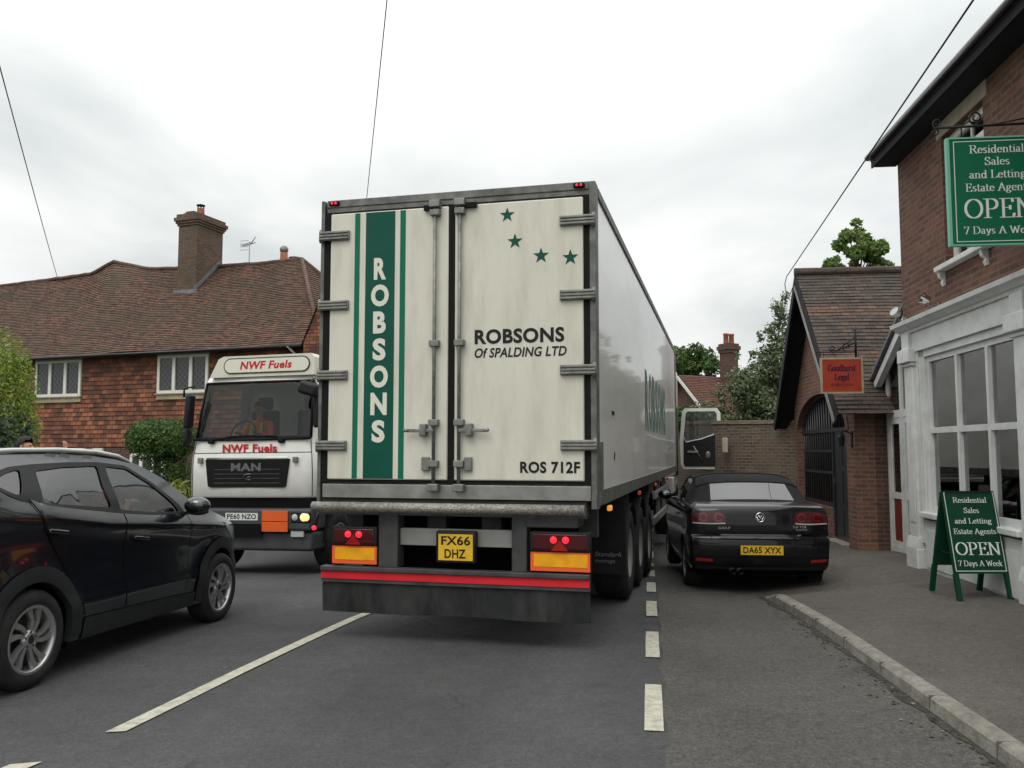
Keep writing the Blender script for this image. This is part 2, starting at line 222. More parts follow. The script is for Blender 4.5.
# ------------------------------------------------------------------ mesh builder
class MB:
    def __init__(s): s.bm = bmesh.new()
    def _fm(s, faces, mi, smooth=False):
        for f in faces: f.material_index = mi; f.smooth = smooth
    def poly(s, pts, mi=0, smooth=False):
        f = s.bm.faces.new([s.bm.verts.new(p) for p in pts]); f.material_index = mi; f.smooth = smooth; return f
    def box(s, c, d, rot=None, bev=0, mi=0, seg=2):
        mtx = Matrix.Translation(c)
        if rot: mtx = mtx @ Matrix.Rotation(rot[2], 4, 'Z') @ Matrix.Rotation(rot[1], 4, 'Y') @ Matrix.Rotation(rot[0], 4, 'X')
        mtx = mtx @ Matrix.Diagonal((*d, 1))
        r = bmesh.ops.create_cube(s.bm, size=1, matrix=mtx); vs_ = r['verts']
        fs = list({f for v in vs_ for f in v.link_faces})
        s._fm(fs, mi)
        if bev:
            es = list({e for v in vs_ for e in v.link_edges})
            r2 = bmesh.ops.bevel(s.bm, geom=es, offset=bev, segments=seg, affect='EDGES', profile=.5)
            s._fm(r2['faces'], mi, True)
        return s
    def bb(s, x0, x1, y0, y1, z0, z1, bev=0, mi=0): return s.box(((x0 + x1) / 2, (y0 + y1) / 2, (z0 + z1) / 2), (abs(x1 - x0), abs(y1 - y0), abs(z1 - z0)), bev=bev, mi=mi)
    def prism(s, pts, O, U, V, d, mi=0):
        """2D polygon pts in the plane O,U,V; thickness d along U x V, centred on zero if d<0 is not used."""
        O, U, V = Vector(O), Vector(U), Vector(V); Nn = U.cross(V)
        a = [s.bm.verts.new(O + U * p[0] + V * p[1]) for p in pts]; b = [s.bm.verts.new(O + U * p[0] + V * p[1] + Nn * d) for p in pts]
        n = len(pts); fs = [s.bm.faces.new(b), s.bm.faces.new(a[::-1])]
        for i in range(n): fs.append(s.bm.faces.new((a[i], a[(i + 1) % n], b[(i + 1) % n], b[i])))
        s._fm(fs, mi); return s
    def pxz(s, pts, y0, y1, mi=0): return s.prism(pts, (0, y1, 0), (1, 0, 0), (0, 0, 1), y1 - y0, mi)   # faces -Y
    def pyz(s, pts, x0, x1, mi=0): return s.prism(pts, (x0, 0, 0), (0, 1, 0), (0, 0, 1), x1 - x0, mi)
    def pxy(s, pts, z0, z1, mi=0): return s.prism(pts, (0, 0, z0), (1, 0, 0), (0, 1, 0), z1 - z0, mi)
    def tube(s, pts, r, seg=8, mi=0, caps=True, r2=None):
        pts = [Vector(p) for p in pts]; rings = []; n = len(pts); up = None
        for i, p in enumerate(pts):
            d = (pts[min(i + 1, n - 1)] - pts[max(i - 1, 0)]).normalized()
            if up is None: up = Vector((0, 0, 1)) if abs(d.z) < .9 else Vector((1, 0, 0))
            a = d.cross(up).normalized(); b = a.cross(d).normalized(); up = b
            rr = r if r2 is None else r + (r2 - r) * i / max(1, n - 1)
            rings.append([s.bm.verts.new(p + (a * math.cos(t) + b * math.sin(t)) * rr) for t in [2 * math.pi * k / seg for k in range(seg)]])
        for q, w in zip(rings, rings[1:]):
            for k in range(seg):
                f = s.bm.faces.new((q[k], q[(k + 1) % seg], w[(k + 1) % seg], w[k])); f.smooth = True; f.material_index = mi
        if caps:
            for f in (s.bm.faces.new(rings[0][::-1]), s.bm.faces.new(rings[-1])): f.material_index = mi
        return s
    def lathe(s, prof, c, axis='X', seg=32, mi=0, smooth=True):
        """prof: (radius, height along axis)"""
        ax = {'X': Matrix(((0, 0, 1), (1, 0, 0), (0, 1, 0))), 'Y': Matrix(((1, 0, 0), (0, 0, 1), (0, 1, 0))), 'Z': Matrix.Identity(3)}[axis]
        c = Vector(c); rings = []
        for r, h in prof: rings.append([s.bm.verts.new(c + ax @ Vector((max(r, 1e-4) * math.cos(t), max(r, 1e-4) * math.sin(t), h))) for t in [2 * math.pi * k / seg for k in range(seg)]])
        for q, w in zip(rings, rings[1:]):
            for k in range(seg):
                f = s.bm.faces.new((q[k], q[(k + 1) % seg], w[(k + 1) % seg], w[k])); f.smooth = smooth; f.material_index = mi
        return s
    def grid(s, rows, mi=0, smooth=True, mfun=None):
        vv = [[s.bm.verts.new(p) for p in r] for r in rows]
        for i in range(len(vv) - 1):
            for j in range(len(vv[0]) - 1):
                k = mi if mfun is None else mfun(i, j)
                if k is None: continue
                f = s.bm.faces.new((vv[i][j], vv[i][j + 1], vv[i + 1][j + 1], vv[i + 1][j])); f.smooth = smooth; f.material_index = k
        return s
    def tris(s, vs_, ts, mi=0, smooth=True):
        v = [s.bm.verts.new(p) for p in vs_]
        for t in ts:
            try: f = s.bm.faces.new([v[i] for i in t])
            except ValueError: continue
            f.smooth = smooth; f.material_index = mi
        return s
    def sphere(s, c, rx, ry, rz, seg=16, mi=0):
        r = bmesh.ops.create_uvsphere(s.bm, u_segments=seg, v_segments=max(6, seg // 2), radius=1, matrix=Matrix.Translation(c) @ Matrix.Diagonal((rx, ry, rz, 1)))
        s._fm(list({f for v in r['verts'] for f in v.link_faces}), mi, True); return s
    def build(s, name, mats, parent=None, normals=True, uv=True):
        lv = [v for v in s.bm.verts if not v.link_faces]
        if lv: bmesh.ops.delete(s.bm, geom=lv, context='VERTS')
        if normals: bmesh.ops.recalc_face_normals(s.bm, faces=s.bm.faces[:])
        me = bpy.data.meshes.new(name); 
        if uv: uvm(s.bm)
        s.bm.to_mesh(me); s.bm.free()
        for m in (mats if isinstance(mats, (list, tuple)) else [mats]): me.materials.append(M[m] if isinstance(m, str) else m)
        o = bpy.data.objects.new(name, me); C.objects.link(o)
        if parent: o.parent = parent
        return o
def uvm(bm):
    l = bm.loops.layers.uv.verify()
    for f in bm.faces:
        n = f.normal
        if abs(n.z) > .97: u, v = Vector((1, 0, 0)), Vector((0, 1, 0))
        else:
            u = Vector((-n.y, n.x, 0)).normalized(); v = n.cross(u)
            if abs(u.x) > abs(u.y) and u.x < 0 or abs(u.y) >= abs(u.x) and u.y < 0: u = -u
            if v.z < 0: v = -v
        for lp in f.loops: lp[l].uv = (lp.vert.co.dot(u), lp.vert.co.dot(v))
def tag(o, label, cat, group=None):
    o['label'] = label; o['category'] = cat
    if group: o['group'] = group
    return o
def scaled(o): o.scale = (SK,) * 3; return o
def struct(o, kind='structure'): o['kind'] = kind; return o
def thing(name, label, cat, loc=(0, 0, 0), rz=0, group=None, rx=0, ry=0):
    o = bpy.data.objects.new(name, None); C.objects.link(o); o.location = loc; o.rotation_euler = (rx, ry, rz); o.empty_display_size = .2
    return tag(o, label, cat, group)
def empty(name, parent, loc=(0, 0, 0)):
    o = bpy.data.objects.new(name, None); C.objects.link(o); o.parent = parent; o.location = loc; o.empty_display_size = .1; return o

# ------------------------------------------------------------------ lettering
_dg = {}
def font_mesh(s, bold=0, shear=0, thick=.004):
    cu = bpy.data.curves.new('lettering', 'FONT'); cu.body = s; cu.size = 1; cu.offset = bold; cu.shear = shear; cu.resolution_u = 4; cu.space_character = 1 + bold * 2
    o = bpy.data.objects.new('lettering', cu); C.objects.link(o)
    me = bpy.data.meshes.new_from_object(o.evaluated_get(bpy.context.evaluated_depsgraph_get()))
    v = [tuple(x.co) for x in me.vertices]; p = [tuple(q.vertices) for q in me.polygons]
    bpy.data.objects.remove(o); bpy.data.curves.remove(cu); bpy.data.meshes.remove(me)
    return v, p
def text(mb, s, O, U, V, w, h, bold=.02, shear=0, lift=.003, mi=0, ref=None):
    """Fit the text into the w x h box whose lower left corner is O; U reads right, V up. ref: text whose height sets the scale."""
    O, U, V = Vector(O), Vector(U), Vector(V); Nn = U.cross(V).normalized()
    v, p = font_mesh(s, bold, shear); xs = [q[0] for q in v]; ys = [q[1] for q in v]
    x0, x1, y0, y1 = min(xs), max(xs), min(ys), max(ys)
    mb.tris([O + U * ((q[0] - x0) / (x1 - x0) * w) + V * ((q[1] - y0) / (y1 - y0) * h) + Nn * lift for q in v], p, mi, False)
# serif lettering written with a broad nib: thick stems, thin bars, small slab serifs
def arc(cx, cy, rx, ry, a0, a1, n=14): return [(cx + rx * math.cos(R(a0 + (a1 - a0) * i / n)), cy + ry * math.sin(R(a0 + (a1 - a0) * i / n))) for i in range(n + 1)]
def sf(x, y, w=.11): return [(x - w, y), (x + w, y)]
X_ = .64
GL = {
 'R': (.74, [[(.16, 0), (.16, 1)], [(.16, 1), (.36, 1)] + arc(.36, .76, .22, .24, 90, -90) + [(.16, .52)], [(.36, .52), (.66, 0)], sf(.16, 0), sf(.12, 1, .08), sf(.68, 0, .07)]),
 'S': (.60, [arc(.30, .75, .19, .25, 40, 210, 12) + [(.22, .60), (.40, .42)] + arc(.30, .25, .20, .25, 40, -140, 12), [(.47, .74), (.47, .96)], [(.10, .04), (.10, .28)]]),
 'L': (.64, [[(.16, 0), (.16, 1)], [(.05, 0), (.56, 0), (.58, .22)], sf(.16, 1)]),
 'E': (.66, [[(.16, 0), (.16, 1)], [(.05, 0), (.57, 0), (.60, .2)], [(.05, 1), (.54, 1), (.55, .82)], [(.16, .52), (.44, .52)], [(.44, .42), (.44, .62)]]),
 'A': (.76, [[(.10, 0), (.38, 1)], [(.38, 1), (.66, 0)], [(.20, .35), (.55, .35)], sf(.10, 0, .09), sf(.66, 0, .10)]),
 'O': (.84, [arc(.42, .5, .34, .5, 0, 360, 28)]),
 'P': (.66, [[(.16, 0), (.16, 1)], [(.16, 1), (.34, 1)] + arc(.34, .73, .22, .27, 90, -90) + [(.16, .46)], sf(.16, 0), sf(.12, 1, .08)]),
 'N': (.80, [[(.14, 0), (.14, 1)], [(.14, 1), (.66, 0)], [(.66, 0), (.66, 1)], sf(.14, 0, .09), sf(.66, 1, .09), sf(.10, 1, .06)]),
 'D': (.80, [[(.16, 0), (.16, 1)], [(.05, 1), (.34, 1)] + arc(.34, .5, .36, .5, 90, -90) + [(.05, 0)]]),
 'W': (1.02, [[(.10, 1), (.32, 0)], [(.32, 0), (.52, .9)], [(.52, .9), (.72, 0)], [(.72, 0), (.92, 1)], sf(.10, 1, .09), sf(.92, 1, .08)]),
 'G': (.80, [arc(.42, .5, .33, .5, 45, 330, 22), [(.72, .0), (.72, .42)], sf(.70, .42, .10)]),
 '7': (.56, [[(.08, .82), (.08, 1), (.50, 1), (.22, 0)]]),
 'e': (.50, [arc(.26, X_ / 2, .18, X_ / 2, 5, 320, 20), [(.08, .36), (.44, .36)]]),
 's': (.42, [arc(.21, .47, .12, .17, 40, 215, 8) + [(.28, .28)] + arc(.20, .16, .13, .16, 40, -140, 8)]),
 'i': (.28, [[(.14, 0), (.14, X_)], [(.14, .88), (.14, .93)], sf(.14, 0, .09), sf(.10, X_, .05)]),
 'd': (.56, [arc(.25, X_ / 2, .17, X_ / 2, 0, 360, 20), [(.43, 0), (.43, 1)], sf(.47, 0, .05), sf(.39, 1, .05)]),
 'n': (.58, [[(.13, 0), (.13, X_)], arc(.28, .44, .155, .20, 170, 0, 8) + [(.435, 0)], sf(.13, 0, .08), sf(.44, 0, .08), sf(.09, X_, .05)]),
 'h': (.58, [[(.13, 0), (.13, 1)], arc(.28, .44, .155, .20, 170, 0, 8) + [(.435, 0)], sf(.13, 0, .08), sf(.44, 0, .08), sf(.09, 1, .05)]),
 'u': (.58, [[(.12, X_), (.12, .2)] + arc(.27, .2, .15, .2, 180, 350, 8), [(.43, 0), (.43, X_)], sf(.09, X_, .05), sf(.40, X_, .05), sf(.47, 0, .05)]),
 'r': (.40, [[(.13, 0), (.13, X_)], arc(.27, .46, .13, .17, 160, 50, 6), sf(.13, 0, .08), sf(.09, X_, .05)]),
 't': (.34, [[(.14, .86), (.14, .12)] + arc(.23, .12, .09, .12, 180, 320, 6), [(.03, X_), (.29, X_)]]),
 'a': (.48, [arc(.20, .48, .13, .16, 150, 0, 8) + [(.33, .05), (.42, 0)], arc(.19, .18, .13, .18, 60, 360, 14)]),
 'l': (.27, [[(.13, 0), (.13, 1)], sf(.13, 0, .09), sf(.09, 1, .05)]),
 'g': (.52, [arc(.24, .43, .15, .20, 0, 360, 16), arc(.25, -.13, .19, .15, 0, 360, 16), [(.12, .22), (.12, .08), (.36, .02)], [(.36, .58), (.48, .62)]]),
 'y': (.52, [[(.09, X_), (.27, 0)], [(.43, X_), (.22, -.20), (.12, -.26)], sf(.09, X_, .08), sf(.43, X_, .07)]),
 'k': (.56, [[(.13, 0), (.13, 1)], [(.13, .24), (.42, X_)], [(.24, .36), (.45, 0)], sf(.13, 0, .08), sf(.46, 0, .08), sf(.42, X_, .07), sf(.09, 1, .05)]),
 'o': (.52, [arc(.26, X_ / 2, .19, X_ / 2, 0, 360, 20)]),
 ' ': (.30, []),
}
def hull(pts):
    pts = sorted(set((round(a, 5), round(b, 5)) for a, b in pts))
    def half(ps):
        o = []
        for p in ps:
            while len(o) > 1 and (o[-1][0] - o[-2][0]) * (p[1] - o[-2][1]) - (o[-1][1] - o[-2][1]) * (p[0] - o[-2][0]) <= 0: o.pop()
            o.append(p)
        return o
    a, b = half(pts), half(pts[::-1]); return a[:-1] + b[:-1]
def serif(mb, s, O, U, V, w, cap, lift=.002, nib=(.125, .045), mi=0):
    """Serif line: cap height `cap`, fitted to width w, lower left of the baseline at O."""
    O, U, V = Vector(O), Vector(U), Vector(V); Nn = U.cross(V).normalized()
    tot = sum(GL[c][0] for c in s); kx = w / tot; x = 0; z = lift
    nb = [(sx * nib[0] / 2, sy * nib[1] / 2) for sx in (-1, 1) for sy in (-1, 1)]
    for ch in s:
        adv, st = GL[ch]
        for pl in st:
            for a, b in zip(pl, pl[1:]):
                h = hull([(p[0] + q[0], p[1] + q[1]) for p in (a, b) for q in nb]); z += 1.5e-6
                mb.poly([O + U * ((x + p[0]) * kx) + V * (p[1] * cap) + Nn * z for p in h], mi)
        x += adv
def star(mb, cx, cz, r, y, mi=0):
    mb.pxz([(cx + (r if i % 2 == 0 else r * .40) * math.sin(math.pi * i / 5), cz + (r if i % 2 == 0 else r * .40) * math.cos(math.pi * i / 5)) for i in range(10)][::-1], y - .003, y - .0005, mi)

# ------------------------------------------------------------------ foliage
def leaves(name, blobs, n, size, m, parent=None, upright=0.0, aspect=1.7, inner=.55):
    """n leaf-sized faces through the volumes of the blobs (x, y, z, rx, ry, rz)."""
    b = np.array(blobs, float); vol = b[:, 3] * b[:, 4] * b[:, 5]; k = rng.choice(len(b), n, p=vol ** .8 / (vol ** .8).sum())
    d = rng.normal(size=(n, 3)); d /= np.linalg.norm(d, axis=1)[:, None]
    rad = inner + (1.08 - inner) * rng.random(n) ** .7
    p = b[k, :3] + d * b[k, 3:] * rad[:, None]
    nr = d + rng.normal(size=(n, 3)) * .65 + np.array([0, 0, .35]); nr /= np.linalg.norm(nr, axis=1)[:, None]
    t = rng.normal(size=(n, 3)) + np.array([0, 0, upright * 3]); t -= nr * (t * nr).sum(1)[:, None]; t /= np.linalg.norm(t, axis=1)[:, None]
    u = np.cross(nr, t); sz = size * (.45 + 1.25 * rng.random(n) ** 1.8)[:, None]
    bend = nr * sz * .25
    V = np.stack([p - t * sz * aspect / 2, p + u * sz / 2 - bend, p + t * sz * aspect / 2, p - u * sz / 2 - bend], 1).reshape(-1, 3)
    me = bpy.data.meshes.new(name); me.from_pydata(V.tolist(), [], [(4 * i, 4 * i + 1, 4 * i + 2, 4 * i + 3) for i in range(n)])
    me.materials.append(M[m]); o = bpy.data.objects.new(name, me); C.objects.link(o); o.parent = parent
    return o
def blobs_of(c, r, n, sub, squash=1.0):
    out = []
    for i in range(n):
        d = rng.normal(size=3); d /= np.linalg.norm(d); q = rng.random() ** .4
        s = sub * (.6 + .7 * rng.random()); out.append((c[0] + d[0] * r[0] * q, c[1] + d[1] * r[1] * q, c[2] + d[2] * r[2] * q, s, s, s * squash))
    return out
def tree(name, label, cat, base, h, crown_c, crown_r, nb, sub, n, size, m, group=None, tr=.12):
    t = thing(name, label, cat, base, group=group); mb = MB(); bl = blobs_of(crown_c, crown_r, nb, sub)
    top = Vector(crown_c); mb.tube([(0, 0, -.1), (tr * .4, tr * .3, h * .35), (top.x * .6, top.y * .6, top.z - crown_r[2] * .6), (top.x, top.y, top.z + crown_r[2] * .3)], tr, 9, r2=tr * .25)
    for i, q in enumerate(bl):
        if i % 2 == 0: mb.tube([(top.x * .5, top.y * .5, top.z - crown_r[2] * .7), ((top.x + q[0]) / 2, (top.y + q[1]) / 2, (top.z - crown_r[2] * .3 + q[2]) / 2), q[:3]], tr * .35, 6, r2=tr * .08)
    mb.build('trunk', 'trunk', t); leaves('crown', bl, n, size, m, t); return t

# ------------------------------------------------------------------ ground, road, pavement
def sst(a, b, x): t = min(1, max(0, (x - a) / (b - a))); return t * t * (3 - 2 * t)
def zg(x, y):
    """Road height: it falls gently away beyond the lorry and towards the far left kerb."""
    t = min(max(0., y - 6.5), 9.0)
    return -.0036 * t * t * (1 if t < 9 else 1) - .011 * t * sst(0, -3.5, x) - .036 * min(1.8, max(0, x - 1.4)) * sst(7.5, 10.8, y)
def sheet(name, m, poly_fn, xs, ys, dz, kind='structure', parent=None):
    mb = MB(); mb.grid([[(x, y, zg(x, y) + dz(x, y)) for x in xs] for y in ys]); o = mb.build(name, m, parent)
    if kind and not parent: o['kind'] = kind
    return o
gx = [-900, -300, -120, -60, -30, -18] + [-12 + i for i in range(25)] + [18, 30, 60, 120, 300, 900]
gy = [-300, -100, -40, -15, -6, -2] + [i * .75 for i in range(30)] + [25, 30, 40, 60, 120, 300, 700, 1500]
ground = sheet('ground', 'garden', None, gx, gy, lambda x, y: -.012)
def strip(name, m, left, right, dz=.004, parent=None, n=1):
    """Sheet between two polylines of equal length, laid on the road's surface."""
    mb = MB(); mb.grid([[(l[0] + (r_[0] - l[0]) * k / n, l[1] + (r_[1] - l[1]) * k / n, zg(l[0] + (r_[0] - l[0]) * k / n, l[1] + (r_[1] - l[1]) * k / n) + (dz if not callable(dz) else dz(k / n, l, r_))) for k in range(n + 1)] for l, r_ in zip(left, right)], smooth=True)
    return mb.build(name, m, parent)
def resample(pl, st):
    o = []
    for a, b in zip(pl, pl[1:]):
        k = max(1, int(math.dist(a, b) / st)); o += [tuple(a[j] + (b[j] - a[j]) * i / k for j in range(len(a))) for i in range(k)]
    return o + [tuple(pl[-1])]
rl = resample([(-6.6, -12), (-6.4, 0), (-6.2, 8), (-6.9, 14), (-6.4, 20), (-4.2, 28), (2, 46), (16, 90), (60, 200)], .8)
rr_ = [(5.9, -12), (5.6, 0), (5.4, 8), (5.4, 14), (5.0, 20), (4.5, 27), (10, 46), (24, 90), (70, 200)]
def same(pl, n):  # n points spread along pl by length
    d = [0]
    for a, b in zip(pl, pl[1:]): d.append(d[-1] + math.dist(a, b))
    return [(float(np.interp(t, d, [p[0] for p in pl])), float(np.interp(t, d, [p[1] for p in pl]))) for t in np.linspace(0, d[-1], n)]
road = struct(strip('road', 'road', same(rl, 160), same(rr_, 160), 0, n=14))
# parking bay of older asphalt between the dashes and the kerb
DA = np.array([.849, 5.225]); DD = np.array([math.sin(R(9.1)), math.cos(R(9.1))]); DN = np.array([DD[1], -DD[0]])
def dpt(s, w): p = DA + DD * s + DN * w; return (float(p[0]), float(p[1]))
KERB = [(2.22, .0), (2.45, 2.6), (2.628, 4.75), (2.746, 6.544), (2.86, 8.0), (3.04, 10.1), (3.08, 10.6)]
kn = same(KERB, 40)
struct(strip('parking_bay', 'bay', [dpt((p[1] - 5.3) / .987, .07 + .02 * math.sin(i * 1.7)) for i, p in enumerate(kn)] + [dpt(5 + i, .07) for i in range(1, 9)], kn + [(3.08 + .12 * i, 10.6 + i) for i in range(1, 9)], .004, n=5))
for k in range(-3, 10):
    s0 = k * 1.84; e = .006 * (k % 3)
    q = strip('lane_marking', 'line', resample([dpt(s0, -.057 + e * .3), dpt(s0 + .5, -.058), dpt(s0 + 1.02, -.057)], .1), resample([dpt(s0, .058), dpt(s0 + .5, .059 - e * .3), dpt(s0 + 1.02, .058)], .1), .008, road)
cl = [(-2.42, 5.20), (-2.30, 5.75), (-1.66, 8.80), (-.65, 12.4), (.35, 16.0)]
strip('lane_marking', 'line', resample([(p[0], p[1]) for p in cl], .2), resample([(p[0] + .115, p[1] + .02) for p in cl], .2), .008, road)
strip('lane_marking', 'line', resample([(-3.7, 1.0), (-2.68, 4.68)], .2), resample([(-3.58, 1.0), (-2.53, 4.72)], .2), .008, road)
# kerb and pavement
def kz(y): return .092 * (1 - sst(10.0, 10.6, y)) + .012
def kerb():
    mb = MB(); pl = same(KERB, 60)
    acc = 0; joint = []
    for i in range(len(pl) - 1):
        (x0, y0), (x1, y1) = pl[i], pl[i + 1]; wob = .004 * math.sin(i * 2.1)
        rows = []
        for (x, y) in ((x0, y0), (x1, y1)):
            z = zg(x, y); h = kz(y); rows.append([(x - .0, y, z - .02), (x + .012, y, z + h - .022), (x + .03, y, z + h - .006), (x + .05, y, z + h), (x + .128, y, z + h), (x + .132, y, z + h - .03)])
        mb.grid(rows, 0, False)
    for s_ in range(0, 12):
        y = .4 + s_ * .87; x = float(np.interp(y, [p[1] for p in KERB], [p[0] for p in KERB])); z = zg(x, y); h = kz(y)
        mb.box((x + .066, y, z + h * .5 - .0015), (.129, .005, h + .003), mi=1)
    return struct(mb.build('kerb', ['kerb', 'kerbtop']))
kerb()
def gutter():
    pl = [p for p in same(KERB, 140) if p[1] > 1]; a = [(p[0] + .004, p[1]) for p in pl]; b = [(p[0] - .02 - .06 * abs(math.sin(i * .37) * math.sin(i * .11 + 1)) - random.random() * .03, p[1]) for i, p in enumerate(pl)]
    struct(strip('gutter_dirt', 'grit', b, a, .009, n=2))
gutter()
SK = 1.0288; PO = Vector((5.283 * SK, 11.382 * SK, 1.68 * (1 - SK))); SF, SR = Vector((math.sin(R(6.2)), math.cos(R(6.2)), 0)), Vector((math.cos(R(6.2)), -math.sin(R(6.2)), 0))
def shop(x, y, z=0): return PO + (SR * y - SF * x + Vector((0, 0, z))) * SK
kp = same(KERB, 60); inner = [(p[0] + .128, p[1]) for p in kp] + [(3.12 + .12 * i * .5, 10.6 + i * .5) for i in range(1, 26)]
outer = []
for p in inner:
    y = p[1]; xx = float(np.interp(y, [-2, 25], [PO.x - .115 * (PO.y + 2) * .93 + 1.6, PO.x + .105 * (25 - PO.y) + 1.6])); outer.append((xx + .8, y))
def pz(t, l, r_): y = l[1]; return kz(y) - .008 + (.105 + .175 * sst(8.8, 11.3, y)) * min(1, t * (r_[0] - l[0]) / 1.9)
struct(strip('pavement', 'pave', inner, outer, pz, n=10))
def pavez(x, y): 
    l = min(inner, key=lambda q: abs(q[1] - y)); r_ = outer[inner.index(l)]; t = (x - l[0]) / (r_[0] - l[0]); return zg(x, y) + pz(t, l, r_)
# ------------------------------------------------------------------ buildings
def tiled(name, e0, e1, r0, r1, n, cols, mats, parent, lift=.028, bh=.10, sag=.02, bands=(), zf=None):
    """Stepped tile courses between the eave e0-e1 and the ridge r0-r1; every course one row of the tile pattern."""
    bm = bmesh.new(); l = bm.loops.layers.uv.verify()
    e0, e1, r0, r1 = map(Vector, (e0, e1, r0, r1)); nr = (e1 - e0).cross(r0 - e0).normalized()
    if nr.z < -.01 or (abs(nr.z) < .01 and nr.y > 0): nr = -nr
    ph = [random.random() * 6 for _ in range(6)]
    def P(t, s, up):
        a = e0.lerp(e1, t); b = r0.lerp(r1, t); 
        p = a.lerp(b, s)
        if zf: p = p + Vector((0, 0, zf(b.x) * s ** 5))
        x = (e1 - e0).length * t
        w = sag * (math.sin(x * .9 + ph[0] + 2 * s) + .6 * math.sin(x * 2.3 + ph[1] - 3 * s) + .5 * math.sin(s * 9 + ph[2]))
        return p + nr * (w + up)
    W = (e1 - e0).length
    for i in range(n):
        s0, s1 = i / n, (i + 1) / n; mi = 1 if any(a <= i < b for a, b in bands) else 0
        jit = [random.uniform(-.006, .006) for _ in range(cols + 1)]
        lo = [bm.verts.new(P(k / cols, s0, lift + jit[k])) for k in range(cols + 1)]
        hi = [bm.verts.new(P(k / cols, s1, .004)) for k in range(cols + 1)]
        bt = [bm.verts.new(P(k / cols, s0, -.004)) for k in range(cols + 1)]
        for k in range(cols):
            off = ((i * 7919) % 13) * .17 * 0 
            for q, vv in (((lo[k], lo[k + 1], hi[k + 1], hi[k]), (.12, .12, .9, .9)), ((bt[k], bt[k + 1], lo[k + 1], lo[k]), (.1, .1, .14, .14))):
                f = bm.faces.new(q); f.material_index = mi; f.smooth = False
                for lp, v_, tt in zip(f.loops, vv, (k, k + 1, k + 1, k)): lp[l].uv = (W * tt / cols, (i + v_) * bh)
    bmesh.ops.recalc_face_normals(bm, faces=bm.faces[:])
    me = bpy.data.meshes.new(name); bm.to_mesh(me); bm.free()
    for m in mats: me.materials.append(M[m])
    o = bpy.data.objects.new(name, me); C.objects.link(o); o.parent = parent; return o

SZ = R(-96.2)
# ---- estate agent's building on the right
sh = thing('shop_building', 'red brick building with white painted shopfront window and black eaves', 'shop', PO, SZ); scaled(sh)
mb = MB()
def wall_with(mb, x0, x1, z0, z1, y0, y1, ops):
    xs = x0
    for (a, b, c, d) in ops:
        mb.bb(xs, a, y0, y1, z0, z1); mb.bb(a, b, y0, y1, z0, c); mb.bb(a, b, y0, y1, d, z1); xs = b
    mb.bb(xs, x1, y0, y1, z0, z1)
wall_with(mb, 0, 9, 3.34, 5.58, 0, .24, [(1.5, 2.62, 3.85, 5.40), (5.6, 6.72, 3.85, 5.40)])
mb.bb(0, .24, .241, 6, -.2, 5.58); mb.bb(8.76, 9, .241, 6, -.2, 5.58); mb.bb(.241, 8.759, 5.76, 6, -.2, 5.58)
mb.pyz([(0.0, 5.581), (6, 5.581), (3, 7.6)], .002, .238); mb.pyz([(0.0, 5.581), (6, 5.581), (3, 7.6)], 8.762, 8.998)
mb.build('wall', 'brick', sh)
mb = MB(); mb.bb(.25, 8.75, .26, 5.74, 5.45, 5.55); mb.bb(.25, 8.75, .26, 5.74, 3.2, 3.3); mb.build('floor_slab', 'terr', sh)
mb = MB()
mb.pyz([(-.335, 5.66), (-.335, 5.70), (3, 7.78), (3, 7.70)], -.10, 9.1); mb.pyz([(6.4, 5.66), (3, 7.70), (3, 7.78), (6.4, 5.70)], -.10, 9.1)
rf = mb.build('roof', 'slate', sh)
mb = MB(); mb.bb(-.06, 9.05, -.31, -.002, 5.57, 5.60); mb.bb(-.06, 9.05, -.33, -.312, 5.555, 5.70); mb.build('soffit', 'barge', sh)
mb = MB(); mb.tube([(-.06, -.375, 5.70), (9.1, -.375, 5.70)], .042, 10); mb.build('gutter', 'sgutter', sh)
mb = MB(); mb.bb(1.38, 2.74, -.012, .10, 5.40, 5.57); mb.build('lintel', 'stone', sh)
for a in (1.5, 5.6):
    w = MB(); w.bb(a, a + .06, .09, .16, 3.87, 5.4); w.bb(a + 1.06, a + 1.12, .09, .16, 3.87, 5.4); w.bb(a + .06, a + 1.06, .09, .16, 5.33, 5.4); w.bb(a + .06, a + 1.06, .09, .16, 3.87, 3.95)
    w.bb(a + .06, a + 1.06, .085, .15, 4.60, 4.66); w.bb(a + .54, a + .58, .10, .145, 3.95, 4.60); w.bb(a + .54, a + .58, .11, .145, 4.66, 5.33)
    wf = w.build('window', 'whitewood', sh)
    g = MB(); g.bb(a + .05, a + 1.07, .122, .128, 3.9, 5.37); g.build('pane', 'glass_shop', wf)
    g = MB(); g.bb(a + .02, a + 1.1, .21, .236, 3.88, 5.39); g.build('curtain', 'inter2', wf)
    s_ = MB(); s_.bb(a - .12, a + 1.22, -.10, .12, 3.785, 3.848, bev=.01)
    for c in (a - .06, a + 1.08):
        s_.pyz([(-.075, 3.783), (.02, 3.783), (.02, 3.62), (-.02, 3.62), (-.035, 3.66), (-.02, 3.69), (-.06, 3.72)], c - .035, c + .035)
    s_.build('window_sill', 'white', wf)
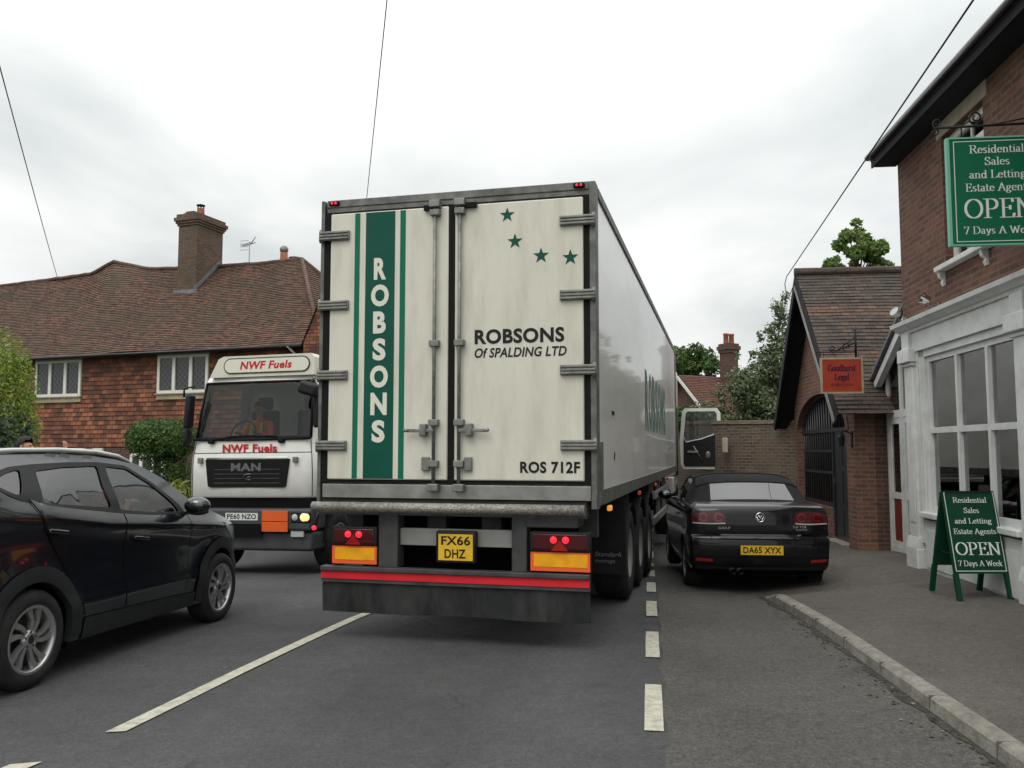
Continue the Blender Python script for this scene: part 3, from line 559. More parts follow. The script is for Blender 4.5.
# shopfront
sf_ = MB()
for a in (0.07, 3.13, 5.98):
    sf_.bb(a, a + .30, -.035, .20, .55, 2.80, bev=.008); sf_.bb(a + .05, a + .25, -.043, -.03, .75, 2.70)
    sf_.bb(a - .05, a + .35, -.07, .20, -.15, .42, bev=.01); sf_.pyz([(-.07, .421), (.2, .421), (.2, .56), (-.04, .56), (-.055, .50)], a - .04, a + .34)
    sf_.bb(a - .03, a + .33, -.06, .2, 2.775, 2.82, bev=.008); sf_.bb(a - .055, a + .355, -.105, .2, 2.821, 3.0, bev=.012); sf_.bb(a + .02, a + .28, -.065, .2, 3.001, 3.20)
sf_.bb(0.07, 8.95, -.02, .2, 2.95, 3.202)
for a in (.34, 3.44, 6.29):
    b = a + (2.79 if a < 1 else 2.54) if a < 6 else 8.95
    sf_.bb(a, a + .14, -.0, .2, .5, 2.949); sf_.bb(b - .05, b, -.0, .2, .5, 2.949); sf_.bb(a + .14, b - .05, .015, .2, -.15, .80); sf_.bb(a + .2, b - .12, .0, .015, .22, .68)
    sf_.bb(a + .14, b - .05, -.055, .2, .83, .90, bev=.012)
    sf_.bb(a + .141, a + .28, .02, .18, .90, 2.949); sf_.bb(a + .141, b - .05, .02, .18, 2.86, 2.948); sf_.bb(a + .18, a + .23, .0, .02, .9, 2.86)
sf_.build('shopfront', 'white', sh)
c = MB(); prof = [(0.0, 3.203), (-.05, 3.203), (-.06, 3.235), (-.09, 3.245), (-.13, 3.28), (-.17, 3.295), (-.18, 3.345), (-.02, 3.385), (0.0, 3.385)]
c.pyz(prof, .0, 9.02); c.build('cornice', 'white', sh)
for a in (.34, 3.44):
    w = MB(); x0, x1 = a + .281, a + (2.74 if a < 1 else 2.49)
    w.bb(x0, x0 + .06, .06, .13, .90, 2.86); w.bb(x1 - .06, x1, .06, .13, .90, 2.86); w.bb(x0 + .06, x1 - .06, .06, .13, .90, .98); w.bb(x0 + .06, x1 - .06, .06, .13, 2.79, 2.859)
    w.bb(x0 + .061, x1 - .061, .055, .125, 1.89, 1.96)
    for m_ in (1.53, 2.33): mm = m_ - .34 + a; w.bb(mm - .03, mm + .03, .05, .131, .981, 2.789)
    wf = w.build('shop_window', 'white', sh); g = MB(); g.bb(x0 + .02, x1 - .02, .094, .098, .93, 2.83); g.build('pane', 'glass_shop', wf)
ib = MB(); ib.bb(.25, 8.75, 2.2, 2.24, -.1, 3.2); ib.bb(.25, 8.75, .22, 2.2, .1, .12); ib.build('interior_wall', 'inter', sh)
for q in ((.66, 1.49, .145, .15, 1.2, 2.84), (1.57, 2.29, .20, .205, 1.97, 2.84), (2.38, 3.05, .30, .31, 1.97, 2.9)): d = MB(); d.bb(*q); d.build('blind', 'inter2', sh)
for q in ((1.70, 2.02, .185, .195, 2.12, 2.66), (1.38, 1.47, .130, .14, 2.12, 2.55)): d = MB(); d.bb(*q); d.build('poster', 'poster', sh)
for i in range(4):
    for j in range(4): d = MB(); d.bb(1.62 + i * .30, 1.87 + i * .30, .20, .21, 1.02 + j * .21, 1.19 + j * .21); d.build('display_card', 'photo1', sh)
d = MB(); d.bb(2.50, 2.98, .25, .27, 2.20, 2.235); d.build('strip_banner', 'yel', sh)
# ---- hanging sign on its iron bracket
LINES = [('Residential', .503, 262, .072), ('Sales', .234, 320, .072), ('and Letting', .52, 382, .072), ('Estate Agents', .60, 444, .072), ('OPEN', .647, 570, .172), ('7 Days A Week', .66, 645, .066)]
hs = thing('hanging_sign', 'large green hanging sign with white serif lettering on an iron bracket over the pavement', 'sign', shop(3.9, 0, 0), SZ); scaled(hs)
b = MB(); b.bb(-.02, .02, -.87, -.03, 3.535, 4.51); b.build('sign_board', 'sgreen', hs)
b = MB(); b.bb(-.026, .0262, -.895, -.8705, 3.52, 4.525); b.bb(-.026, .0262, -.0295, -.005, 3.52, 4.525); b.bb(-.026, .0262, -.87, -.03, 4.511, 4.525); b.bb(-.026, .0262, -.87, -.03, 3.52, 3.534); b.build('edge_frame', 'spale', hs)
t = MB()
for (s_, w_, y_, c_) in LINES: serif(t, s_, (.0212, -.462 - w_ * .47, 4.515 - (y_ - 190) * .00195), (0, 1, 0), (0, 0, 1), w_ * .94, c_, nib=(.115, .042))
for (a, b_, c_, d_) in ((-.835, -.065, 4.482, 4.489), (-.835, -.065, 3.556, 3.563), (-.835, -.828, 3.563, 4.482), (-.072, -.065, 3.563, 4.482)): t.bb(.0205, .0225, a, b_, c_, d_)
t.build('lettering', 'swhite', hs)
b = MB(); b.tube([(0, -.98, 4.63), (0, .02, 4.645)], .012, 8)
def scroll(mb, cx, cy, r0, turns, a0, sgn=1, rad=.009): mb.tube([(0, cx + sgn * r0 * (1 - .75 * k / 24) * math.cos(a0 + turns * 6.28 * k / 24), cy + r0 * (1 - .75 * k / 24) * math.sin(a0 + turns * 6.28 * k / 24)) for k in range(25)], rad, 6)
scroll(b, -.955, 4.675, .045, 1.3, -1.5, -1, .007); scroll(b, -.985, 4.59, .04, 1.2, 1.5, -1, .007); scroll(b, -.62, 4.715, .065, 1.4, -1.4, -1, .008)
b.tube([(0, -.74, 4.645), (0, -.68, 4.68), (0, -.62, 4.665)], .008, 6); b.tube([(0, -.50, 4.64), (0, -.2, 4.69), (0, 0, 4.71)], .008, 6)
for y in (-.75, -.15): b.tube([(0, y, 4.63), (0, y, 4.52)], .007, 6)
b.bb(-.03, .03, -.012, .0, 4.55, 4.80); b.build('bracket', 'iron', hs)
# ---- A-board on the pavement
abz = pavez(4.85, 8.95)
ab = thing('folding_sign', 'green folding pavement sign with white OPEN lettering before the shop window', 'sign', (4.85, 8.80, abz), R(1))
lean = math.atan(.27 / 1.10)
ab_f = empty('front_panel_hinge', ab, (0, .33, 1.17)) if False else None
U = Vector((1, 0, 0)); Vf = Vector((0, math.sin(lean), math.cos(lean))); Ob = Vector((0, -.0, 0))
b = MB(); b.prism([(-.285, .27), (.285, .27), (.275, 1.13), (-.275, 1.13)], (0, .03, 0), U, Vf, -.03); b.build('front_panel', 'agreen', ab)
for s_ in (-1, 1): b = MB(); b.prism([(s_ * .29, 0), (s_ * .24, 0), (s_ * .24, .269), (s_ * .29, .269)][::s_], (0, .03, 0), U, Vf, -.035); b.build('leg', 'agreen', ab)
Vb = Vector((0, -math.sin(lean * 1.05), math.cos(lean * 1.05)))
b = MB(); b.prism([(-.28, .30), (.28, .30), (.275, 1.12), (-.275, 1.12)], (0, .60, 0), U, Vb, -.03); b.build('back_panel', 'agreen', ab)
for s_ in (-1, 1): b = MB(); b.prism([(s_ * .285, 0), (s_ * .235, 0), (s_ * .235, .299), (s_ * .285, .299)][::s_], (0, .60, 0), U, Vb, -.035); b.build('leg', 'agreen', ab)
b = MB()
for s_ in (-.25, .25): b.tube([(s_, .14, .45), (s_, .48, .45)], .006, 6)
b.bb(-.25, .25, .29, .34, 1.07, 1.095); b.build('hinge', 'iron', ab)
t = MB(); Nf = U.cross(Vf)
def onp(x, s_): return Vector((0, .03, 0)) + U * x + Vf * s_
for (s_, w_, y_, c_) in [('Residential', .36, 1.005, .055), ('Sales', .165, .895, .055), ('and Letting', .39, .785, .055), ('Estate Agents', .45, .675, .055), ('OPEN', .475, .46, .125), ('7 Days A Week', .46, .345, .055)]:
    serif(t, s_, onp(-w_ / 2, y_) + Nf * .001, U, Vf, w_, c_, lift=.002, nib=(.115, .045))
for (a, b_, c_, d_) in ((-.265, .265, 1.105, 1.112), (-.265, .265, .29, .297), (-.265, -.258, .297, 1.105), (.258, .265, .297, 1.105)): t.prism([(a, c_), (b_, c_), (b_, d_), (a, d_)], onp(0, 0), U, Vf, .002)
t.build('lettering', 'swhite', ab)
# ---- spotlights above the shop cornice
def spotlight(x, label, rot):
    s_ = thing('spotlight', label, 'lamp', shop(x, -.004, 3.40), SZ + rot, group='spotlights above the shop cornice')
    m = MB(); m.tube([(0, 0, -.02), (0, -.10, .0), (0, -.16, .09)], .012, 6); m.bb(-.03, .03, -.01, 0.004, -.06, .06); m.build('arm', 'galv', s_)
    m = MB(); m.lathe([(.015, -.09), (.045, -.07), (.065, 0), (.075, .03)], (0, 0, 0), 'Z', 16); o = m.build('lamp_shade', 'chrome' if x > .5 else 'clearl', s_); o.location = (0, -.17, .12); o.rotation_euler = (R(60), 0, 0)
    m = MB(); m.lathe([(0, .0), (.068, .0)], (0, 0, .02), 'Z', 16); l_ = m.build('lens', 'clearl', o)
spotlight(.10, 'pale floodlight on the brick corner beside the tiled gatehouse roof', R(25)); spotlight(1.25, 'chrome spotlight above the white cornice under the upstairs window sill', R(-15))
# ---- glazed porch between shop and gatehouse
po = thing('glazed_porch', 'white framed glazed porch with red lower door panels between shop and gatehouse', 'porch', PO, SZ); scaled(po)
f = MB(); Y0, Y1 = .64, .71
def fb(x0, x1, z0, z1, dy=0): f.bb(x0, x1, Y0 - dy, Y1, z0, z1)
fb(-2.84, -2.76, -.1, 2.95); fb(-2.20, -2.10, -.1, 3.3); fb(-1.40, -1.32, -.1, 3.8); fb(-.1, -.02, -.1, 4.4)
f.bb(-2.759, -.101, Y0 + .004, Y1 - .004, 2.20, 2.32); f.bb(-2.759, -.101, Y0 + .004, Y1 - .004, -.1, .14)
f.build('frame', 'white', po)
f = MB()
for (a, b_) in ((-2.755, -2.205), (-2.095, -1.405)): 
    f.bb(a, a + .07, Y0 + .01, Y1 - .01, .141, 2.199); f.bb(b_ - .07, b_, Y0 + .01, Y1 - .01, .141, 2.199); f.bb(a + .07, b_ - .07, Y0 + .012, Y1 - .012, .90, 1.0); f.bb(a + .07, b_ - .07, Y0 + .012, Y1 - .012, 2.10, 2.198); f.bb(a + .07, b_ - .07, Y0 + .012, Y1 - .012, .141, .22)
dr = f.build('door', 'white', po)
for q in ((-2.68, -2.27), (-2.02, -1.48)): g = MB(); g.bb(*q, .67, .68, .22, .90); g.build('door_panel', 'redpan', dr)
g = MB(); g.bb(-2.68, -2.27, .672, .677, 1.0, 2.1); g.bb(-2.02, -1.48, .672, .677, 1.0, 2.1); g.pxz([(-2.76, 2.32), (-2.2, 2.32), (-2.2, 3.22), (-2.76, 2.9)], .672, .677); g.pxz([(-2.1, 2.32), (-1.4, 2.32), (-1.4, 3.7), (-2.1, 3.28)], .672, .677); g.pxz([(-1.32, 2.32), (-.1, 2.32), (-.1, 4.4), (-1.32, 3.75)], .672, .677); g.bb(-1.32, -.1, .672, .677, .14, 2.2); g.build('glazing', 'glass_shop', po)
f = MB(); f.pxz([(-3.17, 2.70), (-3.10, 2.62), (.0, 4.43), (.0, 4.62)], .50, .60); f.build('barge_board', 'white', po)
f = MB(); f.prism([(-3.15, 2.79), (.0, 4.63), (.0, 4.68), (-3.15, 2.84)], (0, 4.0, 0), (1, 0, 0), (0, 0, 1), 3.55); f.build('roof', 'lead', po)
f = MB(); f.bb(-2.84, -.02, 3.0, 3.05, -.1, 4.3); f.build('back_wall', 'terr', po)
# ---- gatehouse
gh = thing('gatehouse', 'small gabled brick gatehouse with steep brown tiled roof and arched black gate', 'gatehouse', PO, SZ); scaled(gh)
AX, AH, SP, RI = -5.27, 1.86, 2.03, .74; XN, XF, XR, ZR, ZE = -2.9, -7.4, -5.3, 5.18, 2.25
def rz_(x): return ZE + (ZR - ZE) * ((x + 2.5) / (XR + 2.5) if x > XR else (x + 7.75) / (XR + 7.75))
ap = [(AX + AH * math.cos(R(a)), SP + RI * math.sin(R(a))) for a in range(0, 181, 9)]
w = MB(); w.bb(XF, AX - AH, .14, .46, -.3, SP); w.bb(AX + AH, XN, .14, .46, -.3, SP)
w.pxz([(XN, SP)] + [(XN, rz_(XN) - .1), (XR, ZR - .12), (XF, rz_(XF) - .1), (XF, SP)] + ap[::-1], .14, .46)
w.bb(AX - AH, -4.65, .20, .44, -.3, .60)
w.build('wall', 'gbrick', gh)
for q in ((XN - .3, XN - .002), (XF + .002, XF + .3)): w = MB(); w.bb(*q, .461, 6, -.3, rz_(q[0] if q[0] < -5 else q[1]) - .12); w.build('side_wall', 'lbrick', gh)
w = MB(); w.bb(XF + .3, XN - .3, 2.6, 2.7, -.3, 4); w.build('passage_wall', 'terr', gh)
w = MB(); ao = [(AX + (AH + .17) * math.cos(R(a)), SP + (RI + .22) * math.sin(R(a))) for a in range(0, 181, 9)]; w.pxz(ao + ap[::-1], .125, .142); w.build('arch_ring', 'gbrick', gh)
w = MB(); w.bb(-4.65, -3.42, .02, .4, -.3, .05); w.build('doorstep', 'kerb', gh)
bands = ((19, 23), (30, 35))
tiled('roof', (-2.5, -.22, ZE), (-2.5, 6.2, ZE), (XR, -.22, ZR), (XR, 6.2, ZR), 40, 26, ['rooftile2', 'rooftile'], gh, bands=((13, 16), (26, 29)), bh=.10, sag=.014, lift=.017)
tiled('roof', (-7.75, -.22, ZE), (-7.75, 6.2, ZE), (XR, -.22, ZR), (XR, 6.2, ZR), 36, 20, ['rooftile2', 'rooftile'], gh, bh=.10, sag=.01)
w = MB(); w.tube([(XR, -.24 + i * .33, ZR + .02 + .008 * math.sin(i * 3)) for i in range(21)], .085, 10); w.build('ridge_tile', 'rooftile2', gh)
b = MB()
for (xe, s_) in ((-2.5, 1), (-7.75, -1)):
    b.pxz([(XR, ZR - .02), (xe + .02 * s_, ZE - .0), (xe - .10 * s_, ZE - .13), (XR, ZR - .30)] if s_ > 0 else [(XR, ZR - .02), (XR, ZR - .30), (xe + .10, ZE - .13), (xe - .02, ZE)], -.245, -.20)
    b.pyz([(-.19, 0), (.13, 0), (.13, .02), (-.19, .02)], 0, .01) if False else None
b.build('barge_board', 'barge', gh)
b = MB(); b.pxz([(XR, ZR - .24), (-2.62, ZE - .08), (-2.68, ZE - .14), (XR, ZR - .32)], -.262, -.246); b.build('barge_moulding', 'mgrey', gh)
b = MB(); b.prism([(-7.72, ZE - .06), (XR, ZR - .08), (-2.72, ZE + .10), (-2.72, ZE + .06), (XR, ZR - .12), (-7.72, ZE - .1)], (0, .139, 0), (1, 0, 0), (0, 0, 1), .33); b.build('soffit', 'barge', gh)
g = MB()
def archz(x): q = (x - AX) / AH; return SP + RI * math.sqrt(max(0, 1 - q * q))
x = AX - AH + .10
while x < AX + AH - .06:
    z0 = .62 if x < -4.68 else 2.08
    g.tube([(x, .27, z0), (x, .27, archz(x) - .01)], .019, 7); x += .185
for z in (.66, 1.25, 1.66): g.bb(AX - AH + .01, -4.66, .255, .285, z - .025, z + .025)
g.bb(AX - AH + .005, -3.28, .235, .265, 2.02, 2.09); g.tube([(p[0] * 1.0 + (AX - p[0]) * .02, .27, p[1] - .02) for p in ap], .03, 6)
g.bb(-4.70, -4.62, .22, .32, .1, 2.02); gt = g.build('gate', 'gatep', gh)
g = MB(); g.bb(-4.60, -3.44, .25, .30, .05, 2.015)
for (a, b_) in ((.15, .62), (.72, 1.3), (1.4, 1.92)): g.bb(-4.50, -4.08, .238, .25, a, b_); g.bb(-3.98, -3.54, .238, .25, a, b_)
g.tube([(-4.5, .21, 1.0), (-4.5, .21, 1.15)], .012, 6); g.build('wicket_door', 'gatep', gt)
# wall lantern on the gatehouse pier
ln = thing('wall_lantern', 'small black lantern on the brick pier beside the arched gate', 'lantern', shop(-3.05, .135, 1.86), SZ); scaled(ln)
m = MB(); m.bb(-.04, .04, -.01, .0, -.14, .14); m.tube([(0, -.005, .08), (0, -.10, .15), (0, -.17, .12)], .011, 6); m.build('bracket', 'iron', ln)
m = MB(); m.lathe([(.02, -.12), (.04, -.11), (.055, .03), (.065, .035), (.02, .09), (.01, .12)], (0, -.17, .0), 'Z', 8, smooth=False); m.build('lantern_body', 'iron', ln)
m = MB(); m.lathe([(.040, -.08), (.052, .01)], (0, -.17, .0), 'Z', 4, smooth=False); m.build('lantern_glass', 'clearl', ln)
# red hanging sign
rs = thing('hanging_sign', 'small red hanging sign with dark lettering in front of the gatehouse roof', 'sign', shop(-2.2, 0, 0), SZ); scaled(rs)
b = MB(); b.bb(-.015, .015, -.53, .07, 2.61, 3.13); b.build('sign_board', 'sred', rs)
b = MB()
for q in ((-.56, -.531, 2.58, 3.16), (.071, .10, 2.58, 3.16), (-.531, .071, 2.58, 2.609), (-.531, .071, 3.131, 3.16)): b.bb(-.02, .02, *q)
b.build('sign_frame', 'ocher', rs)
t = MB(); serif(t, 'Goudhurst', (.0155, -.445, 2.945), (0, 1, 0), (0, 0, 1), .43, .10, nib=(.19, .07)); serif(t, 'Legal', (.0155, -.345, 2.80), (0, 1, 0), (0, 0, 1), .23, .10, nib=(.19, .07))
text(t, '01580 212301', (.0155, -.40, 2.70), (0, 1, 0), (0, 0, 1), .34, .042, bold=.0); t.build('lettering', 'sink', rs)
b = MB(); b.tube([(0, -.62, 3.25), (0, .02, 3.25)], .012, 6); b.tube([(0, .0, 3.16), (0, .0, 3.62)], .018, 6); b.tube([(0, 0, 3.4), (-1.35, .0, 3.4)], .012, 6)
for y in (-.5, .04): b.tube([(0, y, 3.25), (0, y, 3.15)], .006, 6)
scroll(b, -.14, 3.34, .07, 1.2, -1.4, -1); scroll(b, -.36, 3.31, .05, 1.2, -1.4, -1); b.tube([(0, 0, 3.5), (0, -.1, 3.42), (0, -.3, 3.27)], .008, 6); b.build('bracket', 'iron', rs)
# ---- old brick garden wall, cream box on it
def wallrun(name, label, pts, z0, ztop, th, m, cap):
    o = thing(name, label, 'wall', (0, 0, 0)); mb = MB(); cp = MB(); k = len(pts); off = []
    for i, p in enumerate(pts):
        a, b_ = Vector(pts[max(0, i - 1)]), Vector(pts[min(k - 1, i + 1)]); d_ = (b_ - a).normalized(); off.append(Vector((-d_.y, d_.x)))
    def ring(w, zz): return [[(p[0] - n.x * w, p[1] - n.y * w, zz(i)) for i, (p, n) in enumerate(zip(pts, off))], [(p[0] + n.x * w, p[1] + n.y * w, zz(i)) for i, (p, n) in enumerate(zip(pts, off))]]
    a, b_ = ring(th, lambda i: z0); c_, d_ = ring(th, lambda i: ztop(i))
    mb.grid([list(q) for q in zip(a, c_)], 0, False); mb.grid([list(q) for q in zip(c_, d_)], 0, False); mb.grid([list(q) for q in zip(d_, b_)], 0, False)
    for q in (0, -1): mb.poly([a[q], b_[q], d_[q], c_[q]])
    mb.build('brickwork', m, o)
    e, f_ = ring(th + .03, lambda i: ztop(i) + .003); g_, h_ = ring(th + .01, lambda i: ztop(i) + .085 + random.uniform(-.012, .012))
    cp.grid([list(q) for q in zip(e, g_, h_, f_, e)], 0, False); cp.build('coping', cap, o); return o
gp = shop(-7.35, .5)
wallrun('garden_wall', 'weathered old brick garden wall behind the parked convertible', resample([(gp.x, gp.y), (5.2, 21.6), (3.4, 27.0)], .5), -.6, lambda i: 2.27 + .012 * i, .14, 'wbrick', 'wbrick')
bx = MB(); bx.box((0, 0, 0), (.17, .06, .36), bev=.012); bx.box((0, -.034, .02), (.11, .006, .2)); bx = tag(bx.build('notice_box', 'stonecream'), 'small cream box fixed to the old brick garden wall', 'box'); bx.location = (5.40, 20.76, 1.80); bx.rotation_euler = (0, 0, R(-71 + 180))
bx.location = (5.23, 20.92, 1.80)
# ---- distant brick house
fh = thing('brick_house', 'distant brick house with white barge boards and tall chimney beyond the garden wall', 'house', (8.08, 40, 0), R(-60))
w = MB(); w.pxz([(-3.2, -1), (3.2, -1), (3.2, 2.0), (0, 5.05), (-3.2, 2.0)], 0, .3); w.bb(2.9, 3.2, .301, 9, -1, 1.99); w.bb(-3.2, -2.9, .301, 9, -1, 1.99); w.bb(-2.899, 2.899, 8.7, 9, -1, 1.99); w.build('wall', 'lbrick', fh)
tiled('roof', (3.5, -.3, 1.82), (3.5, 9, 1.82), (0, -.3, 5.2), (0, 9, 5.2), 40, 12, ['farroof'], fh); tiled('roof', (-3.5, -.3, 1.82), (-3.5, 9, 1.82), (0, -.3, 5.2), (0, 9, 5.2), 20, 6, ['farroof'], fh)
b = MB(); b.pxz([(0, 5.16), (3.52, 1.77), (3.52, 1.6), (0, 4.96)], -.34, -.301); b.pxz([(0, 5.16), (0, 4.96), (-3.52, 1.6), (-3.52, 1.77)], -.34, -.301); b.build('barge_board', 'whitewood', fh)
c = MB(); c.bb(.1, .72, 2.25, 2.85, 3, 6.35); c.bb(.05, .77, 2.20, 2.90, 6.351, 6.5); c.bb(.0, .82, 2.15, 2.95, 6.501, 6.68); c.bb(.06, .76, 2.21, 2.89, 6.681, 6.8)
ch = c.build('chimney', 'lbrick', fh); c = MB()
for y in (2.38, 2.74): c = MB(); c.lathe([(.13, 6.8), (.12, 7.2), (.14, 7.22), (.14, 7.3), (.09, 7.3)], (.42, y, 0), 'Z', 12); c.build('chimney_pot', 'pot', ch)
# ---- long tile-hung cottage on the left
co = thing('cottage', 'long tile-hung brick cottage with sagging clay tile roof and leaded casements', 'house', (-5.5, 24, 0), R(-20))
w = MB(); w.bb(-19, .25, .02, 6.6, -.8, 4.62); w.build('wall', 'lbrick', co)
tiled('tile_hanging', (-19, -.005, 1.78), (.26, -.005, 1.78), (-19, -.005, 4.68), (.26, -.005, 4.68), 21, 70, ['tilehung'], co, lift=.03, sag=.006)
tiled('tile_hanging', (.27, 0, 1.78), (.27, 6.6, 1.78), (.27, 0, 4.68), (.27, 6.6, 4.68), 21, 20, ['tilehung'], co, lift=.03, sag=.006)
RX = [-20, -16.6, -13.5, -11.9, -11.35, -10.94, -10.4, -9.4, -8.08, -6.13, -4.43, -2.83]; RZ = [7.92, 8.02, 8.12, 8.18, 8.42, 8.56, 8.42, 8.17, 8.10, 8.03, 8.0, 8.03]
zf = lambda x: float(np.interp(x, RX, RZ)) - 8.0
tiled('roof', (-19.3, -.38, 4.64), (.35, -.38, 4.64), (-19.3, 3.3, 8.0), (-2.83, 3.3, 8.0), 48, 90, ['rooftile'], co, sag=.028, zf=zf)
tiled('roof', (-19.3, 7.0, 4.64), (.35, 7.0, 4.64), (-19.3, 3.3, 8.0), (-2.83, 3.3, 8.0), 30, 40, ['rooftile'], co, sag=.02, zf=zf)
tiled('roof', (.35, -.38, 4.64), (.35, 7.0, 4.64), (-2.83, 3.29, 8.02), (-2.83, 3.31, 8.02), 36, 14, ['rooftile'], co, sag=.01)
r_ = MB(); xs = np.linspace(-19.3, -2.83, 60); r_.tube([(x, 3.3, 8.03 + zf(x) + random.uniform(-.012, .012)) for x in xs], .075, 8); r_.tube([(-2.83, 3.3, 8.05), (-1.4, 1.6, 6.55), (.33, -.38, 4.68)], .07, 8); r_.tube([(-2.83, 3.3, 8.05), (.33, 7, 4.68)], .07, 8); r_.build('ridge_tile', 'rooftile', co)
g = MB(); g.tube([(-19.3, -.44, 4.60), (.35, -.44, 4.60)], .05, 8); g.bb(-19.3, .35, -.36, -.05, 4.55, 4.60); g.build('gutter', 'sgutter', co)
g = MB(); g.pxz([(-.08, 4.30), (1.78, 4.30), (1.78, 4.66), (.85, 6.62), (-.08, 4.66)], -.62, -.40); gb = g.build('gable', 'tilehung', co)
g = MB(); g.bb(.29, 1.78, -.60, 3.0, -.8, 4.29); g.build('wing_wall', 'lbrick', co)
tiled('roof', (-.14, -.66, 4.58), (-.14, 3.0, 4.58), (.85, -.66, 6.70), (.85, 3.0, 6.70), 22, 14, ['rooftile'], gb, sag=.005); tiled('roof', (1.84, -.66, 4.58), (1.84, 3.0, 4.58), (.85, -.66, 6.70), (.85, 3.0, 6.70), 22, 14, ['rooftile'], gb, sag=.005)
g = MB(); g.tube([(-.70, -.47, 4.60), (-.68, -.12, 4.4), (-.68, -.12, -.5)], .04, 8); g.build('downpipe', 'whitewood', co)
def casement(x0, x1, z0, z1, n, sill=True):
    f = MB(); a, b_ = -.085, .0; f.bb(x0, x0 + .09, a, b_, z0, z1); f.bb(x1 - .09, x1, a, b_, z0, z1); f.bb(x0 + .09, x1 - .09, a, b_, z1 - .09, z1); f.bb(x0 + .09, x1 - .09, a - .02, b_, z0, z0 + .10)
    for k in range(1, n): xm = x0 + (x1 - x0) * k / n; f.bb(xm - .055, xm + .055, a - .01, b_, z0 + .10, z1 - .09)
    wf = f.build('window', 'whitewood', co); g = MB(); g.bb(x0 + .08, x1 - .08, -.05, -.04, z0 + .08, z1 - .08); g.build('pane', 'leaded', wf)
    if sill:
        s_ = MB(); s_.bb(x0 - .02, x1 + .02, -.075, -.001, z0 - .17, z0 - .003); s_.bb(x0 - .05, x1 + .05, -.13, -.02, z0 - .02, z0 + .015); s_.build('window_sill', 'ocher', wf)
casement(-10.64, -8.70, 3.37, 4.56, 3); casement(-5.65, -3.76, 3.38, 4.56, 3); casement(-14.9, -13.2, 3.37, 4.56, 3)
casement(-9.0, -7.7, .55, 1.74, 3, False); casement(-6.6, -5.3, .55, 1.58, 3, False); casement(-11.2, -9.5, .55, 1.74, 3, False); casement(-3.6, -2.0, .5, 1.7, 3, False)
g = MB(); g.bb(-7.62, -6.68, -.02, .02, -.6, 1.75); g.build('porch_pier', 'lbrick', co)
c = MB(); c.bb(-7.03, -6.25, 2.2, 3.5, 6.6, 9.28)
for i, (e, z) in enumerate(((.04, 9.281), (.08, 9.36), (.12, 9.44), (.06, 9.56))): c.bb(-7.03 - e, -6.25 + e, 2.2 - e, 3.5 + e, z, z + (.078 if i < 2 else .118))
c.pxz([(-7.05, 9.68), (-6.23, 9.68), (-6.5, 9.80), (-6.8, 9.80)], 2.3, 3.4)
ch = c.build('chimney', 'cbrick', co); c = MB(); c.lathe([(.13, 9.78), (.12, 10.0)], (-6.6, 2.75, 0), 'Z', 14); c.build('chimney_pot', 'pot', ch)
c = MB()
for a in range(6): c.tube([(-6.6 + .11 * math.cos(a * 1.047), 2.75 + .11 * math.sin(a * 1.047), 9.98), (-6.6 + .11 * math.cos(a * 1.047), 2.75 + .11 * math.sin(a * 1.047), 10.12)], .012, 5)
c.lathe([(.0, 10.17), (.15, 10.12), (.15, 10.1), (0, 10.1)], (-6.6, 2.75, 0), 'Z', 14); c.build('cowl', 'iron', ch)
c = MB(); c.bb(-7.12, -6.16, 2.12, 2.198, 6.85, 7.06); c.pyz([(2.1, 6.95), (3.4, 8.15), (3.4, 8.32), (2.1, 7.12)], -6.249, -6.235); c.build('flashing', 'lead', ch)
c = MB(); c.bb(-4.7, -3.3, 4.2, 4.9, 6.5, 7.95); c2 = c.build('chimney', 'cbrick', co); c = MB(); c.lathe([(.15, 7.95), (.13, 8.66), (.0, 8.66)], (-4.4, 4.5, 0), 'Z', 14); c.build('chimney_pot', 'pot', c2); c = MB(); c.lathe([(.17, 7.95), (.16, 8.42), (.22, 8.45), (.0, 8.47)], (-3.95, 4.5, 0), 'Z', 14); c.build('chimney_pot', 'pot', c2); c = MB(); c.lathe([(.10, 8.66), (.15, 8.72), (.15, 8.82), (.08, 8.90), (0, 8.91)], (-4.4, 4.5, 0), 'Z', 14); c.build('cowl', 'galv', c2)
al = Matrix.Translation((-5.5, 24, 0)) @ Matrix.Rotation(R(-20), 4, 'Z') @ Vector((-5.0, 3.35, 8.0))
ae = thing('television_aerial', 'grey television aerial on the cottage roof ridge beside the chimney', 'aerial', al, R(-20))
m = MB(); m.tube([(0, 0, -.2), (0, 0, .85)], .018, 6); m.build('mast', 'galv', ae)
m = MB(); m.tube([(-.42, 0, .72), (.28, .1, .82)], .012, 6)
for k in range(8): q = k / 7; m.tube([(-.42 + .55 * q, -.16 + .02 * q, .72 + .08 * q), (-.42 + .55 * q, .2, .72 + .08 * q)], .008, 5)
for dz in (-.16, -.05, .05, .16): m.tube([(-.46, -.1, .72 + dz), (-.1, .05, .74 + dz)], .008, 5)
m.tube([(.1, 0, .78), (.34, 0, 1.0)], .02, 5); m.build('element', 'galv', ae); ae.scale = (.72, .72, 1)
